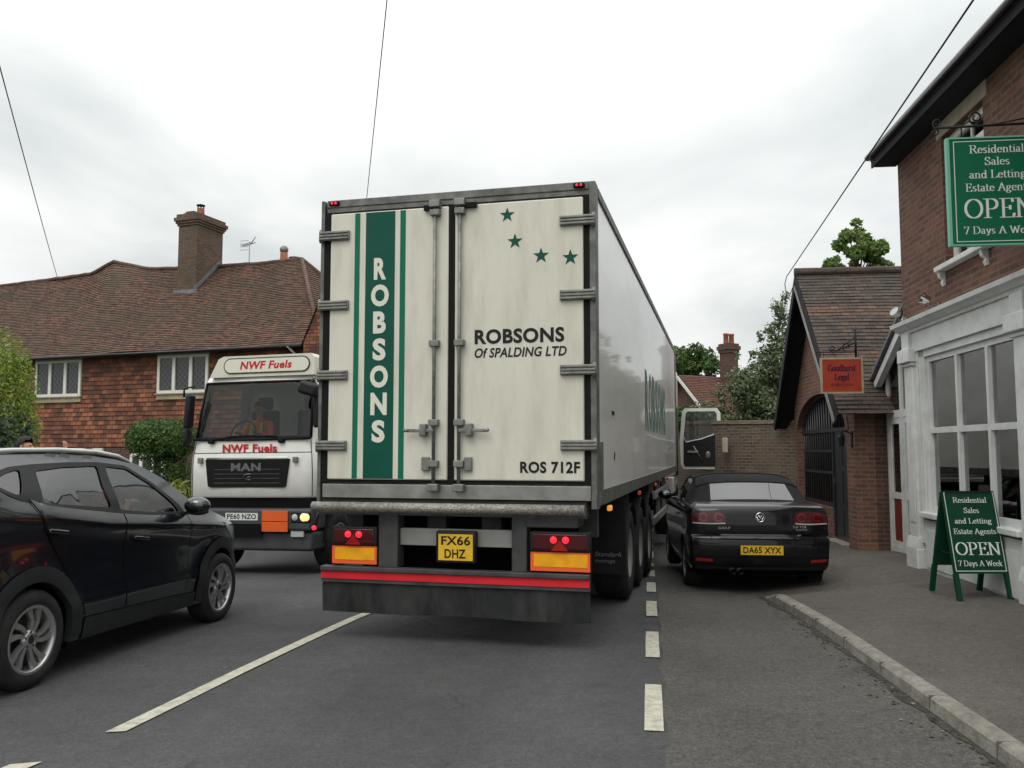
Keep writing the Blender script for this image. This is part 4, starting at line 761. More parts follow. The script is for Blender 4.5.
# ------------------------------------------------------------------ planting
def shrub(name, label, cat, base, blobs, n, size, m, stems, group=None, **k):
    t = thing(name, label, cat, base, group=group); mb = MB()
    for (x, y, z, r0) in stems: mb.tube([(x * .3, y * .3, -.15), (x * .7, y * .7, z * .5), (x, y, z)], r0, 6, r2=r0 * .3)
    mb.build('trunk', 'trunk', t); leaves('crown', blobs, n, size, m, t, **k); return t
shrub('conifer', 'tall golden green conifer in front of the cottage', 'conifer', (-11.25, 18.2, -.4), [(0, 0, 2.4, 1.0, 1.0, 2.3), (.2, 0, 3.3, .75, .75, 1.2), (-.6, .2, 2.6, .8, .8, 2.0), (.45, -.2, 2.4, .55, .6, 1.7), (-.1, 0, 1.2, 1.1, 1, 1.2)] + blobs_of((0, 0, 2.8), (1.0, 1.0, 1.7), 40, .22, 1.8), 34000, .030, 'leaf_conifer', [(0, 0, 3.5, .1)], upright=.8, aspect=2.8)
shrub('dark_shrub', 'dark glossy evergreen shrub below the golden conifer', 'shrub', (-9.35, 15.3, -.4), [(0, 0, 1.7, .85, .8, 1.15), (.1, .1, 1.0, 1.0, .9, 1.0), (-.5, 0, 2.1, .6, .6, .9)] + blobs_of((0, 0, 1.7), (.85, .8, 1.1), 14, .25), 9000, .06, 'leaf_dark', [(0, 0, 1.8, .06), (.3, .1, 1.6, .04), (-.3, 0, 1.9, .04)])
shrub('clipped_bush', 'clipped rounded green bush beside the tanker lorry cab', 'bush', (-7.85, 19.0, -.4), [(0, 0, 2.28, .72, .7, .48), (-.2, 0, 2.36, .5, .6, .40), (.3, 0, 2.32, .5, .6, .44), (.2, .1, 1.6, .45, .45, .6), (.3, .1, 1.0, .5, .5, .7)] + blobs_of((0, 0, 2.32), (.72, .65, .40), 18, .15), 15000, .038, 'leaf_hedge', [(.3, .1, 1.9, .07), (0, 0, 1.7, .05), (-.1, 0, 1.9, .04)])
shrub('yellow_shrub', 'low yellow green shrub behind the front wing of the dark grey car', 'shrub', (-6.6, 16.8, -.4), [(0, 0, .75, .30, .3, .7), (.1, 0, 1.1, .2, .2, .4), (-.15, 0, .6, .3, .3, .5)], 900, .06, 'leaf_yel', [(0, 0, .9, .03), (.1, 0, 1.0, .02)], upright=1.0, aspect=4)
tree('broadleaf_tree', 'leafy green tree crown rising behind the gatehouse roof', 'tree', (11.2, 26.5, -.3), 8, (-.30, 0, 7.7), (1.0, 1.2, 1.5), 60, .20, 9500, .085, 'leaf_maple')
bl = blobs_of((.3, 0, 2.75), (1.35, 1.0, 1.2), 26, .36) + blobs_of((.9, .2, 3.6), (.8, .7, .9), 12, .3) + [(1.25, .2, 4.6, .3, .3, .35), (1.05, .2, 5.05, .22, .22, .3), (1.55, .2, 4.9, .2, .2, .5), (1.35, .2, 5.5, .22, .22, .4), (1.75, .2, 5.4, .2, .2, .4), (1.0, .2, 4.5, .28, .28, .3), (1.45, .2, 6.0, .14, .14, .25), (.6, .2, 4.15, .25, .25, .2), (1.6, .2, 4.3, .3, .3, .4), (.75, .2, 4.9, .12, .12, .2), (1.15, .2, 5.75, .12, .12, .22), (.85, .2, 4.3, .2, .2, .3), (1.9, .2, 4.8, .2, .2, .4), (.35, .2, 3.9, .2, .2, .2)]
shrub('evergreen_oak', 'tall loose grey green evergreen overhanging the old garden wall', 'tree', (5.95, 22.6, -.2), bl + blobs_of((1.1, .2, 4.4), (1.1, .6, 1.5), 26, .15) + blobs_of((.2, 0, 2.9), (1.3, .8, .9), 14, .3), 21000, .06, 'leaf_grey', [(.9, .2, 3.5, .09), (1.3, .2, 5.4, .05), (.2, 0, 3.0, .05), (1.7, .2, 5.2, .03), (-.5, .1, 2.8, .04)], inner=.2)
shrub('garden_shrub', 'bright green shrub peeping over the garden wall beside the lorry door', 'shrub', (5.0, 23.6, -.2), blobs_of((0, 0, 2.6), (.75, .5, .5), 12, .26), 2200, .085, 'leaf_hedge', [(0, 0, 2.5, .04), (.3, .1, 2.4, .03)])
tree('broadleaf_tree', 'rounded green tree behind the distant brick house chimney', 'tree', (10.2, 50, -.4), 8, (0, 0, 7.0), (1.9, 1.7, 1.5), 40, .5, 7500, .15, 'leaf_tree')
def treeline():
    bl = []
    for i in range(46): a = R(-62 + i * 2.6); d = 95 + rng.random() * 30; bl.append((d * math.sin(a), d * math.cos(a), 1.2 + rng.random(), 4.5, 3, 2.2 + 1.5 * rng.random()))
    o = leaves('distant_trees', bl, 9000, 1.1, 'leaf_tree'); o['kind'] = 'stuff'; return o
treeline()
# ------------------------------------------------------------------ vehicles: helpers
def lerp_tab(x, xs, ys): return float(np.interp(x, xs, ys))
def inpoly(p, poly):
    c = False; n = len(poly); x, y = p
    for i in range(n):
        (x1, y1), (x2, y2) = poly[i], poly[i - 1]
        if (y1 > y) != (y2 > y) and x < (x2 - x1) * (y - y1) / (y2 - y1) + x1: c = not c
    return c
def ring(poly, st): return resample(list(poly) + [poly[0]], st)[:-1]
def patch(mb, poly, holes, st, fmap, mi=0, flip=False):
    """Triangulated 2D region mapped onto a curved surface."""
    loops = [ring(poly, st)] + [ring(h, st) for h in holes]; V, E_ = [], []
    for lp in loops:
        b = len(V); V += lp; E_ += [(b + i, b + (i + 1) % len(lp)) for i in range(len(lp))]
    xs = [p[0] for p in poly]; ys = [p[1] for p in poly]; allp = np.array(V)
    gx_ = np.arange(min(xs) + st * .5, max(xs), st); gy_ = np.arange(min(ys) + st * .5, max(ys), st)
    for x in gx_:
        for y in gy_:
            if np.min((allp[:, 0] - x) ** 2 + (allp[:, 1] - y) ** 2) > (.5 * st) ** 2 and inpoly((x, y), poly) and not any(inpoly((x, y), h) for h in holes): V.append((x, y))
    r = delaunay_2d_cdt([Vector(p) for p in V], E_, [], 0, 1e-5); pts = [(p.x, p.y) for p in r[0]]; T = []
    for t in r[2]:
        (ax, ay), (bx_, by), (cx_, cy_) = (pts[i] for i in t)
        if abs((bx_ - ax) * (cy_ - ay) - (cx_ - ax) * (by - ay)) < st * st * .02: continue
        c = (sum(pts[i][0] for i in t) / 3, sum(pts[i][1] for i in t) / 3)
        if inpoly(c, loops[0]) and not any(inpoly(c, h) for h in loops[1:]): T.append(t[::-1] if flip else t)
    mb.tris([fmap(*p) for p in pts], T, mi)
def bandpoly(pl, w):
    """Closed strip of width w along a polyline (a panel gap)."""
    a, b = [], []
    for i, p in enumerate(pl):
        q0, q1 = pl[max(0, i - 1)], pl[min(len(pl) - 1, i + 1)]; d = math.dist(q0, q1) or 1; nx, ny = -(q1[1] - q0[1]) / d * w / 2, (q1[0] - q0[0]) / d * w / 2
        a.append((p[0] + nx, p[1] + ny)); b.append((p[0] - nx, p[1] - ny))
    return a + b[::-1]
def smoothpl(pts, n=6):
    out = []
    for i in range(len(pts) - 1):
        p0, p1, p2, p3 = pts[max(0, i - 1)], pts[i], pts[i + 1], pts[min(len(pts) - 1, i + 2)]
        for k in range(n):
            t = k / n; out.append(tuple(.5 * (2 * b + (c - a) * t + (2 * a - 5 * b + 4 * c - d) * t * t + (3 * b - a - 3 * c + d) * t ** 3) for a, b, c, d in zip(p0, p1, p2, p3)))
    return out + [pts[-1]]
def roundpoly(p, r=.035):
    o = []
    for i, b in enumerate(p):
        a, c = Vector(p[i - 1]), Vector(p[(i + 1) % len(p)]); b = Vector(b); u, v = a - b, c - b; q = min(r, u.length * .4, v.length * .4); p0, p1 = b + u.normalized() * q, b + v.normalized() * q
        o += [tuple(p0.lerp(b, t).lerp(b.lerp(p1, t), t)) for t in (0, .35, .65, 1)]
    return o
def arcpts(c, r, a0, a1, n): return [(c[0] + r * math.cos(R(a0 + (a1 - a0) * i / n)), c[1] + r * math.sin(R(a0 + (a1 - a0) * i / n))) for i in range(n + 1)]
def wheel(parent, c, r, w, rr, side, style, tmat='rubber', rmat='alloy'):
    """A wheel Empty with tyre and rim; side=+1 faces +X."""
    wh = empty('wheel', parent, c); s_ = side; h = w / 2
    m = MB(); m.lathe([(rr, -h * .9 * s_), (rr + .02, -h * s_), (r - .05, -h * s_), (r - .012, -h * .82 * s_), (r, -h * .6 * s_), (r, h * .6 * s_), (r - .012, h * .82 * s_), (r - .05, h * s_), (rr + .03, h * s_ * 1.02), (rr, h * .9 * s_)], (0, 0, 0), 'X', 48)
    for k in (-.3, 0, .3): m.lathe([(r + .001, (h * k - .006) * s_), (r - .006, (h * k) * s_), (r + .001, (h * k + .006) * s_)], (0, 0, 0), 'X', 48)
    m.build('tyre', tmat, wh)
    m = MB()
    if style == 'alloy':
        m.lathe([(rr + .004, h * .92 * s_), (rr - .012, h * .96 * s_), (rr - .022, h * .85 * s_), (rr - .03, h * .2 * s_), (rr - .03, -h * .8 * s_)], (0, 0, 0), 'X', 48, 0)
        m.lathe([(rr - .03, h * .1 * s_), (.0, h * .1 * s_)], (0, 0, 0), 'X', 32, 1)
        for k in range(5):
            for j, tw in ((-.23, .16), (.23, .16)):
                a = 2 * math.pi * k / 5 + j; ra, rb = .045, rr - .016
                pts = []
                for q, (rad, hw, x) in enumerate(((ra, .016, .74), ((ra + rb) / 2, .019, .80), (rb, .030, .80))):
                    aa = a + tw * q * s_ - .1 * s_; pts.append((rad, aa, hw, x))
                rows = [[(h * x * s_, rad * math.cos(aa) - u * hw * math.sin(aa), rad * math.sin(aa) + u * hw * math.cos(aa)) if abs(u) < 1 else (h * (x - .22) * s_, rad * math.cos(aa) - u * hw * math.sin(aa), rad * math.sin(aa) + u * hw * math.cos(aa)) for u in (-1.0, -.85, 0, .85, 1.0)] for rad, aa, hw, x in pts]
                m.grid(rows, 0, False)
        m.lathe([(.07, h * .5 * s_), (.068, h * .74 * s_), (.03, h * .80 * s_), (0, h * .80 * s_)], (0, 0, 0), 'X', 24, 0); m.lathe([(.03, h * .81 * s_), (0, h * .815 * s_)], (0, 0, 0), 'X', 20, 1)
        for k in range(5): a = 2 * math.pi * k / 5 + .3; m.tube([(h * .5 * s_, .052 * math.cos(a), .052 * math.sin(a)), (h * .78 * s_, .052 * math.cos(a), .052 * math.sin(a))], .009, 6, 1)
    else:
        m.lathe([(rr + .004, h * .9 * s_), (rr - .02, h * .97 * s_), (rr - .035, h * .80 * s_), (rr - .05, h * .25 * s_), (rr * .62, h * .05 * s_), (rr * .55, h * .30 * s_), (rr * .42, h * .32 * s_), (rr * .40, h * .75 * s_), (0, h * .78 * s_)], (0, 0, 0), 'X', 40, 0)
        for k in range(10): a = 2 * math.pi * k / 10; m.tube([(h * .25 * s_, rr * .5 * math.cos(a), rr * .5 * math.sin(a)), (h * .42 * s_, rr * .5 * math.cos(a), rr * .5 * math.sin(a))], .015, 6, 1)
    m.build('rim', [rmat, 'dalloy'], wh); return wh
def uk_plate(parent, name, O, U, V, w, h, rows, m, lift=.006):
    """Number plate: a thin board and its characters."""
    O, U, V = Vector(O), Vector(U), Vector(V); b = MB(); b.prism([(0, 0), (w, 0), (w, h), (0, h)], O, U, V, lift); p = b.build(name, m, parent)
    t = MB(); n = len(rows); rh = h / n
    for i, (s_, a0, a1) in enumerate(rows): text(t, s_, O + U * (w * a0) + V * (h - rh * (i + 1) + rh * .16) + U.cross(V).normalized() * lift, U, V, w * (a1 - a0), rh * .70, bold=.026, lift=.001)
    t.build('lettering', 'ink', p); return p
X1, Y1_, Z1 = Vector((1, 0, 0)), Vector((0, 1, 0)), Vector((0, 0, 1))

# ------------------------------------------------------------------ refrigerated articulated lorry
lo = thing('articulated_lorry', 'large cream refrigerated articulated lorry seen from the rear with closed double doors', 'lorry', (.724, 7.2, 0), R(-13.9))
WX, LY = -2.575, 12.6
m = MB(); m.bb(WX + .01, -.012, .10, LY, 1.30, 3.965, bev=.01); m.bb(WX + .03, -.03, LY - .05, LY + .06, 1.3, 3.9); m.build('box_body', 'side', lo)
m = MB()
for (x0, x1) in ((WX, WX + .036), (-.055, 0)): m.bb(x0, x1, -.025, .14, 1.18, 4.0, bev=.008)
m.bb(WX + .056, -.056, -.02, .14, 3.93, 4.0, bev=.006); m.bb(WX + .056, -.056, -.01, .14, 3.885, 3.929)
for (x0, x1) in ((-.03, .004), (WX - .004, WX + .03)): m.bb(x0, x1, .141, LY + .05, 3.90, 3.985, bev=.006); m.bb(x0, x1, .141, LY + .05, 1.20, 1.335, bev=.006); m.bb(x0, x1, LY - .18, LY + .06, 1.336, 3.899)
m.bb(-.02, .008, .141, .30, 1.336, 1.75, bev=.003)
m.build('rear_frame', 'frameg', lo)
m = MB(); m.bb(WX + .056, -.056, -.024, .14, 1.25, 1.375, bev=.006); m.build('sill_plate', 'steel', lo)
m = MB(); m.bb(WX + .037, -.057, -.018, .09, 1.386, 3.884); m.build('door_seal', 'seal', lo)
def rear_door(x0, x1, left):
    d = MB(); d.bb(x0, x1, -.035, .0, 1.415, 3.865, bev=.012); dd = d.build('rear_door', 'cream', lo)
    for z in (3.655, 3.005, 2.36, 1.72):
        h = MB(); a, b_ = (WX - .004, WX + .30) if left else (-.31, .004)
        h.bb(a, b_, -.062, -.036, z - .045, z + .045, bev=.006)
        for q in (-.028, 0, .028): h.bb(a + .01, b_ - .01, -.074, -.061, z + q - .008, z + q + .008, bev=.003)
        h.tube([((a + .02) if left else (b_ - .02), -.05, z - .06), ((a + .02) if left else (b_ - .02), -.05, z + .06)], .018, 8); h.build('hinge', 'galv', dd)
    x = -1.437 if left else -1.205; s_ = -1 if left else 1
    b = MB(); b.tube([(x, -.075, 1.36), (x, -.075, 3.90)], .016, 10); b.build('locking_bar', 'galv', dd)
    for z in (3.80, 2.62, 1.92, 1.56): b = MB(); b.bb(x - .045, x + .045, -.10, -.036, z - .028, z + .028, bev=.006); b.build('bar_bracket', 'galv', dd)
    for z in (3.88, 1.355): b = MB(); b.bb(x - .05, x + .05, -.11, -.026, z - .035, z + .03, bev=.008); b.build('cam_keeper', 'galv', dd)
    b = MB(); b.bb(x - .035 + .08 * s_, x + .035 + .08 * s_, -.07, -.036, 1.50, 1.62, bev=.006); b.build('bar_bracket', 'galv', dd)
    b = MB(); b.bb(min(x, x + .23 * s_), max(x, x + .23 * s_), -.095, -.075, 1.835, 1.865, bev=.005); b.bb(x + .095 * s_ - .03, x + .095 * s_ + .03, -.105, -.036, 1.80, 1.91, bev=.008); b.tube([(x + .23 * s_, -.085, 1.85), (x + .275 * s_, -.10, 1.85)], .014, 8); b.build('handle', 'galv', dd)
    b = MB(); b.bb(x - .11 if left else x + .02, x - .02 if left else x + .15, -.07, -.036, 3.83, 3.875); b.build('bar_stop', 'seal', dd); return dd
dl = rear_door(WX + .105, -1.322, True); drr = rear_door(-1.262, -.108, False)
m = MB(); m.bb(-1.321, -1.263, -.028, .0, 1.39, 3.88); m.build('centre_seal', 'seal', lo)
m = MB(); m.bb(-2.118, -1.832, -.0375, -.0355, 1.425, 3.855); m.build('stripe', 'green', dl)
m = MB(); m.bb(-2.226, -2.176, -.0375, -.0355, 1.425, 3.855); m.bb(-1.782, -1.730, -.0375, -.0355, 1.425, 3.855); m.build('stripe', 'lgreen', dl)
m = MB()
for i, ch in enumerate('ROBSONS'):
    wd_ = {'R': .115, 'O': .165, 'B': .118, 'S': .12, 'N': .15}[ch]; zc_ = 3.325 - i * .2465
    text(m, ch, (-1.976 - wd_ / 2, -.0378, zc_ - .10), X1, Z1, wd_ * 1.05, .202, bold=.045)
m.build('lettering', 'whitev', dl)
m = MB(); text(m, 'ROBSONS', (-1.075, -.0352, 2.605), X1, Z1, .80, .13, bold=.035); text(m, 'Of SPALDING LTD', (-1.075, -.0352, 2.485), X1, Z1, .82, .085, bold=.022, shear=.2); text(m, 'ROS 712F', (-.665, -.0352, 1.482), X1, Z1, .52, .10, bold=.035); m.build('lettering', 'ink', drr)
for (x, z, r_) in ((-.780, 3.745, .068), (-.710, 3.505, .070), (-.477, 3.365, .072), (-.219, 3.335, .072)): m = MB(); star(m, x, z, r_, -.0352); m.build('star_mark', 'green', drr)
for x in (-2.44, -.14):
    m = MB(); m.bb(x - .05, x + .05, -.045, -.021, 3.945, 3.985, bev=.008, mi=0); k_ = m.build('marker_light', 'seal', lo); m = MB()
    for q in (-.018, .018): m.sphere((x + q, -.046, 3.965), .011, .008, .011, 10)
    m.build('bulb', 'redglow', k_)
m = MB(); m.tube([(-2.575, -.09, 1.172), (-.10, -.09, 1.176)], .046, 16); m.build('buffer_bar', 'roller', lo)
m = MB(); m.bb(-.62, -.17, -.02, .3, 1.02, 1.11, bev=.01); m.bb(-2.57, -.10, .02, .12, 1.10, 1.24); m.build('buffer_mount', 'dgrey', lo)
m = MB(); m.bb(-1.975, -1.79, -.0, .16, .64, 1.14, bev=.008); m.bb(-.75, -.615, -.0, .16, .64, 1.14, bev=.008); m.bb(-1.62, -1.44, .3, LY - 1, .86, 1.29); m.bb(-1.10, -.92, .3, LY - 1, .86, 1.29); m.bb(-2.5, -.08, .5, .6, .9, 1.2); m.bb(-2.5, -.08, 3.0, 3.1, .9, 1.2); m.bb(-2.45, -.12, .16, LY - .3, 1.22, 1.295); m.build('chassis', 'dgrey', lo)
m = MB(); m.bb(-1.788, -.752, .05, .12, .835, .985, bev=.006); m.build('cross_beam', 'mgrey', lo)
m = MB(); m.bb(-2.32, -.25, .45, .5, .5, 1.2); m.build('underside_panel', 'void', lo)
b = MB(); b.bb(-1.425, -1.062, -.03, .048, .70, .975, bev=.012); pb = b.build('plate_holder', 'black', lo)
uk_plate(lo, 'number_plate', (-1.398, -.031, .725), X1, Z1, .312, .225, [('FX66', .08, .93), ('DHZ', .18, .80)], 'plate_y')
def tail(x0, x1, z0):
    b = MB(); b.bb(x0, x1, -.03, .06, z0 + .17, z0 + .335, bev=.012); b.bb(x0, x1, -.005, .06, z0, z0 + .169); l_ = b.build('tail_light', 'black', lo)
    c_ = (x0 + x1) / 2 - .0; g = MB(); g.bb(x0 + .03, x1 - .03, -.038, -.029, z0 + .19, z0 + .315, bev=.006); g.build('lens', 'dredl', l_)
    g = MB()
    for q in (-.052, .052): g.lathe([(.030, .0), (.026, -.012), (0, -.016)], (c_ + q, -.038, z0 + .268), 'Y', 18)
    g.build('lamp', 'redglow', l_)
    g = MB(); g.pxz([(c_ - .075, z0 + .178), (c_ + .075, z0 + .178), (c_, z0 + .265)], -.042, -.0385); g.build('triangle_reflector', 'redl', l_)
    g = MB(); g.bb(x0 + .005, x1 - .005, -.012, -.006, z0 + .004, z0 + .162); g.build('marker_board', 'orab', l_)
    g = MB(); g.bb(x0 + .035, x1 - .025, -.0155, -.0125, z0 + .04, z0 + .148); g.build('board_centre', 'yelb', l_)
tail(-2.42, -1.98, .660); tail(-.585, -.065, .655)
m = MB(); m.bb(-2.515, -.072, -.05, .05, .60, .642, bev=.008); m.bb(-2.515, -.072, -.02, .04, .50, .599); m.build('bumper', 'dgrey', lo)
m = MB(); m.bb(-2.512, -.075, -.028, -.021, .532, .598); m.build('reflective_strip', 'redtape', lo)
m = MB(); rows = [[(-2.495 + 2.42 * t - (.02 if k and t == 0 else 0), .0 + .015 * math.sin(t * 14) * k / 5 + .02 * k / 5, .53 - (.297 + .006 * math.sin(t * 9)) * k / 5) for t in np.linspace(0, 1, 40)] for k in range(6)]
m.grid(rows); m.grid([[(p[0], p[1] + .014, p[2]) for p in r_] for r_ in rows]); m.build('rubber_flap', 'flap', lo)
for y in (2.95, 4.26, 5.57):
    for x, s_ in ((-.235, 1), (-2.34, -1)):
        g = Vector((.724, 7.2, 0)) + Vector((math.cos(R(13.9)) * x + math.sin(R(13.9)) * y, -math.sin(R(13.9)) * x + math.cos(R(13.9)) * y, 0))
        wheel(lo, (x, y, zg(g.x, g.y) + .53), .53, .38, .30, s_, 'steel', rmat='mgrey')
    m = MB(); m.tube([(-.2, y, .45), (-2.35, y, .45)], .07, 8); m.build('axle', 'void', lo)
for x0, x1 in ((-.43, -.02), (-2.55, -2.14)):
    m = MB(); m.bb(x0, x1, 2.22, 2.24, .33, 1.12); fl = m.build('mudflap', 'black', lo)
    if x0 > -1: t = MB(); text(t, 'Standark', (-.36, 2.219, .52), X1, Z1, .30, .05, bold=0, shear=.2); text(t, 'montage', (-.36, 2.219, .44), X1, Z1, .22, .045, bold=0, shear=.2); t.build('lettering', 'mgrey', fl)
    m = MB(); 
    for y in (2.95, 4.26, 5.57): m.grid([[(x, y + .60 * math.cos(R(a)), .46 + .60 * math.sin(R(a))) for x in (x0, x1)] for a in range(30, 151, 12)])
    m.build('mudguard', 'black', lo)
for y in (.75, 3.6, 6.2, 9.2): m = MB(); m.bb(-.02, .02, y - .05, y + .05, 1.12, 1.17, bev=.01); m.build('side_marker', 'amberglow' if y < 1 else 'orab', lo)
m = MB(); m.tube([(-2.60, .1, 1.15), (-2.62, .05, .98)], .012, 6); m.sphere((-2.62, .03, .97), .022, .022, .022, 10, 1); m.build('outline_lamp', ['black', 'redglow'], lo)
m = MB()
for z in (.55, .95): m.bb(-.09, -.04, 6.6, 10.3, z - .06, z + .06, bev=.008)
for y in (6.9, 8.4, 9.9): m.bb(-.16, -.092, y - .05, y + .05, .45, 1.25)
m.build('side_guard', 'mgrey', lo)
for x in (-.55, -2.0):
    m = MB(); m.bb(x - .07, x + .07, 10.7, 10.85, .12, 1.25); m.bb(x - .15, x + .15, 10.65, 10.9, .06, .12); m.build('landing_leg', 'dgrey', lo)
t = MB()
for i, ch in enumerate('ROBSONS'): text(t, ch, (-.0115, 4.75 + i * .62, 1.95), Y1_, Z1, .50, .86, bold=.035)
t.build('lettering', 'sheen_green', lo)  # green lightened in its colour for the reflections over the glossy side
t = MB(); t.lathe([(.05, .0), (0, .004)], (-.0115, 1.25, 1.62), 'X', 20); t.bb(-.012, -.008, 1.05, 1.24, 2.02, 2.06); t.build('side_sticker', 'ink', lo)
# tractor unit
m = MB(); m.bb(-2.50, -.09, 13.35, 15.35, 1.05, 3.75, bev=.10); m.bb(-2.46, -.12, 13.3, 15.3, .65, 1.049, bev=.03); m.build('cab', 'twhite', lo)
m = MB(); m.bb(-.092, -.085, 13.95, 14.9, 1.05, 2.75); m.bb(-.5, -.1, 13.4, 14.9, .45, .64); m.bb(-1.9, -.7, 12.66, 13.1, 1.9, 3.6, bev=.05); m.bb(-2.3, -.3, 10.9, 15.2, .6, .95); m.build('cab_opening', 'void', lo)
for y, in ((11.7,), (14.6,)):
    for x, s_ in ((-.27, 1), (-2.31, -1)): wheel(lo, (x, y, .36), .5, .33, .29, s_, 'steel', rmat='mgrey')
DY = 14.93
def rrect(x0, x1, z0, z1, r, n=5):
    o = []
    for cx, cz, a in ((x1 - r, z1 - r, 0), (x0 + r, z1 - r, 90), (x0 + r, z0 + r, 180), (x1 - r, z0 + r, 270)): o += arcpts((cx, cz), r, a, a + 90, n)
    return o
dr0 = [(-.02, 1.30), (.06, 1.20), (.90, 1.20), (.98, 1.28), (.98, 2.62), (.90, 2.74), (.10, 2.74), (.03, 2.66), (-.04, 1.9)]
win = [(.06, 2.02), (.12, 2.60), (.16, 2.66), (.84, 2.66), (.89, 2.60), (.89, 2.12), (.50, 1.98), (.12, 1.90)]
m = MB(); patch(m, dr0, [win], .08, lambda x, z: (x, DY, z), 0); patch(m, dr0, [win], .08, lambda x, z: (x, DY + .07, z), 0)
for lp in (ring(dr0, .08), ring(win, .08)): m.grid([[(p[0], DY, p[1]) for p in lp + lp[:1]], [(p[0], DY + .07, p[1]) for p in lp + lp[:1]]], 0)
cd_ = m.build('cab_door', 'twhite', lo)
m = MB(); patch(m, [(.06, 1.99), (.12, 1.87), (.50, 1.95), (.90, 2.09), (.90, 1.32), (.84, 1.27), (.10, 1.27), (.05, 1.34)], [], .08, lambda x, z: (x, DY - .025, z)); m.build('door_trim', 'black', cd_)
m = MB(); m.bb(.15, .42, DY - .07, DY - .02, 1.60, 1.66, bev=.01); m.tube([(.52, DY - .03, 1.4), (.30, DY - .06, 1.78)], .02, 6); m.sphere((.66, DY - .03, 1.55), .07, .02, .10, 12); m.build('door_handle', 'galv', cd_)
m = MB(); patch(m, win, [], .2, lambda x, z: (x, DY + .035, z)); m.build('window', 'glass_truck', cd_)

# ------------------------------------------------------------------ fuel tanker lorry facing the camera
tk = thing('tanker_lorry', 'white fuel tanker lorry facing the camera with red lettering and orange hazard board', 'lorry', (-5.1, 13.6, -.275), R(-13.9), ry=-.012)
CX, HW = 1.03, 1.12
plan = [(-HW, 1.75), (-HW, 1.5), (-HW, 1.0), (-HW, .50), (-HW, .34)] + [(-HW + .24 - .24 * math.cos(R(a)), .28 - .24 * math.sin(R(a))) for a in (15, 35, 55, 75)] + [(x, .04 - .04 * (1 - (x / .86) ** 2)) for x in (-.86, -.6, -.3, 0, .3, .6, .86)]
plan += [(-p[0], p[1]) for p in plan[:9][::-1]]
RW = [(1.20, 1.025, .03), (1.23, 1.03, 0), (1.6, 1.03, 0), (1.86, 1.02, 0), (1.90, 1.01, .012), (2.10, .99, .03), (2.13, .985, .035), (2.6, .962, .13), (3.03, .94, .235), (3.07, .935, .25), (3.14, .92, .30), (3.19, .89, .40)]
def crow(z, k, dy): return [(CX + p[0] * k, p[1] + dy * max(0, 1 - p[1] / 1.6), z) for p in plan]
rows = [crow(*r_) for r_ in RW]; nc = len(plan)
isws = lambda i, j: 6 <= i <= 7 and 7 <= j <= nc - 9
isside = lambda i, j: 6 <= i <= 7 and (1 <= j <= 2 or nc - 4 <= j <= nc - 3)
m = MB(); m.grid(rows, mfun=lambda i, j: None if isws(i, j) or isside(i, j) else 0)
m.poly([p for p in rows[-1]]); m.grid([[(CX - HW, 1.75, z), (CX + HW, 1.75, z)] for z in (1.2, 3.14)]); m.build('cab', 'twhite', tk)
m = MB(); m.grid(rows, mfun=lambda i, j: 0 if isws(i, j) else None); m.build('windscreen', 'glass_truck', tk)
m = MB(); m.grid(rows, mfun=lambda i, j: 0 if isside(i, j) else None); m.build('side_window', 'glass_clear', tk)
m = MB()
fr = [Vector(rows[6][j]) for j in range(7, nc - 7)]; to = [Vector(rows[8][j]) for j in range(7, nc - 7)]
m.tube([p + Vector((0, -.004, 0)) for p in fr], .02, 6); m.tube([p + Vector((0, -.004, 0)) for p in to], .022, 6); m.tube([fr[0], Vector(rows[7][7]), to[0]], .022, 6); m.tube([fr[-1], Vector(rows[7][nc - 8]), to[-1]], .022, 6)
m.tube([(CX - 1.02, .05, 2.115), (CX, -.0, 2.105), (CX + 1.02, .05, 2.115)], .022, 6); m.build('windscreen_seal', 'seal', tk)
m = MB(); m.bb(CX - 1.0, CX + 1.0, .12, .45, 1.85, 2.10, bev=.04); m.bb(CX - .95, CX + .95, .6, 1.7, 1.2, 1.9); m.bb(CX - 1.03, CX + 1.03, 1.66, 1.70, 1.2, 2.2); m.build('dashboard', 'black', tk)
m = MB(); 
for x in (-.42, .45): m.bb(CX + x - .25, CX + x + .25, 1.15, 1.3, 1.9, 2.62, bev=.05); m.bb(CX + x - .13, CX + x + .13, 1.16, 1.28, 2.63, 2.85, bev=.04)
m.build('seat', 'seat', tk)
m = MB(); m.tube([(CX - .42 + .22 * math.cos(R(a)), .52 + .08 * math.sin(R(a)), 2.22 + .2 * math.sin(R(a))) for a in range(0, 361, 20)], .016, 6); m.build('steering_wheel', 'black', tk)
m = MB()
for j in (7, nc - 8): m.tube([Vector(rows[i][j]) + Vector((0, -.003, 0)) for i in range(1, 7)], .006, 5)
m.tube([Vector(p) + Vector((0, -.003, 0)) for p in rows[4][7:nc - 7]], .006, 5)
for j in (4, nc - 5): m.tube([Vector(rows[i][j]) for i in range(0, 7)], .007, 5)
m.build('panel_seam', 'seal', tk)
for s_ in (-1,): m = MB(); m.box((CX + s_ * 1.0, .10, 1.10), (.22, .30, .14), bev=.03); m.bb(CX + s_ * 1.0 - .08, CX + s_ * 1.0 + .08, -.06, .0, 1.10, 1.13); m.build('cab_step', 'dgrey', tk)
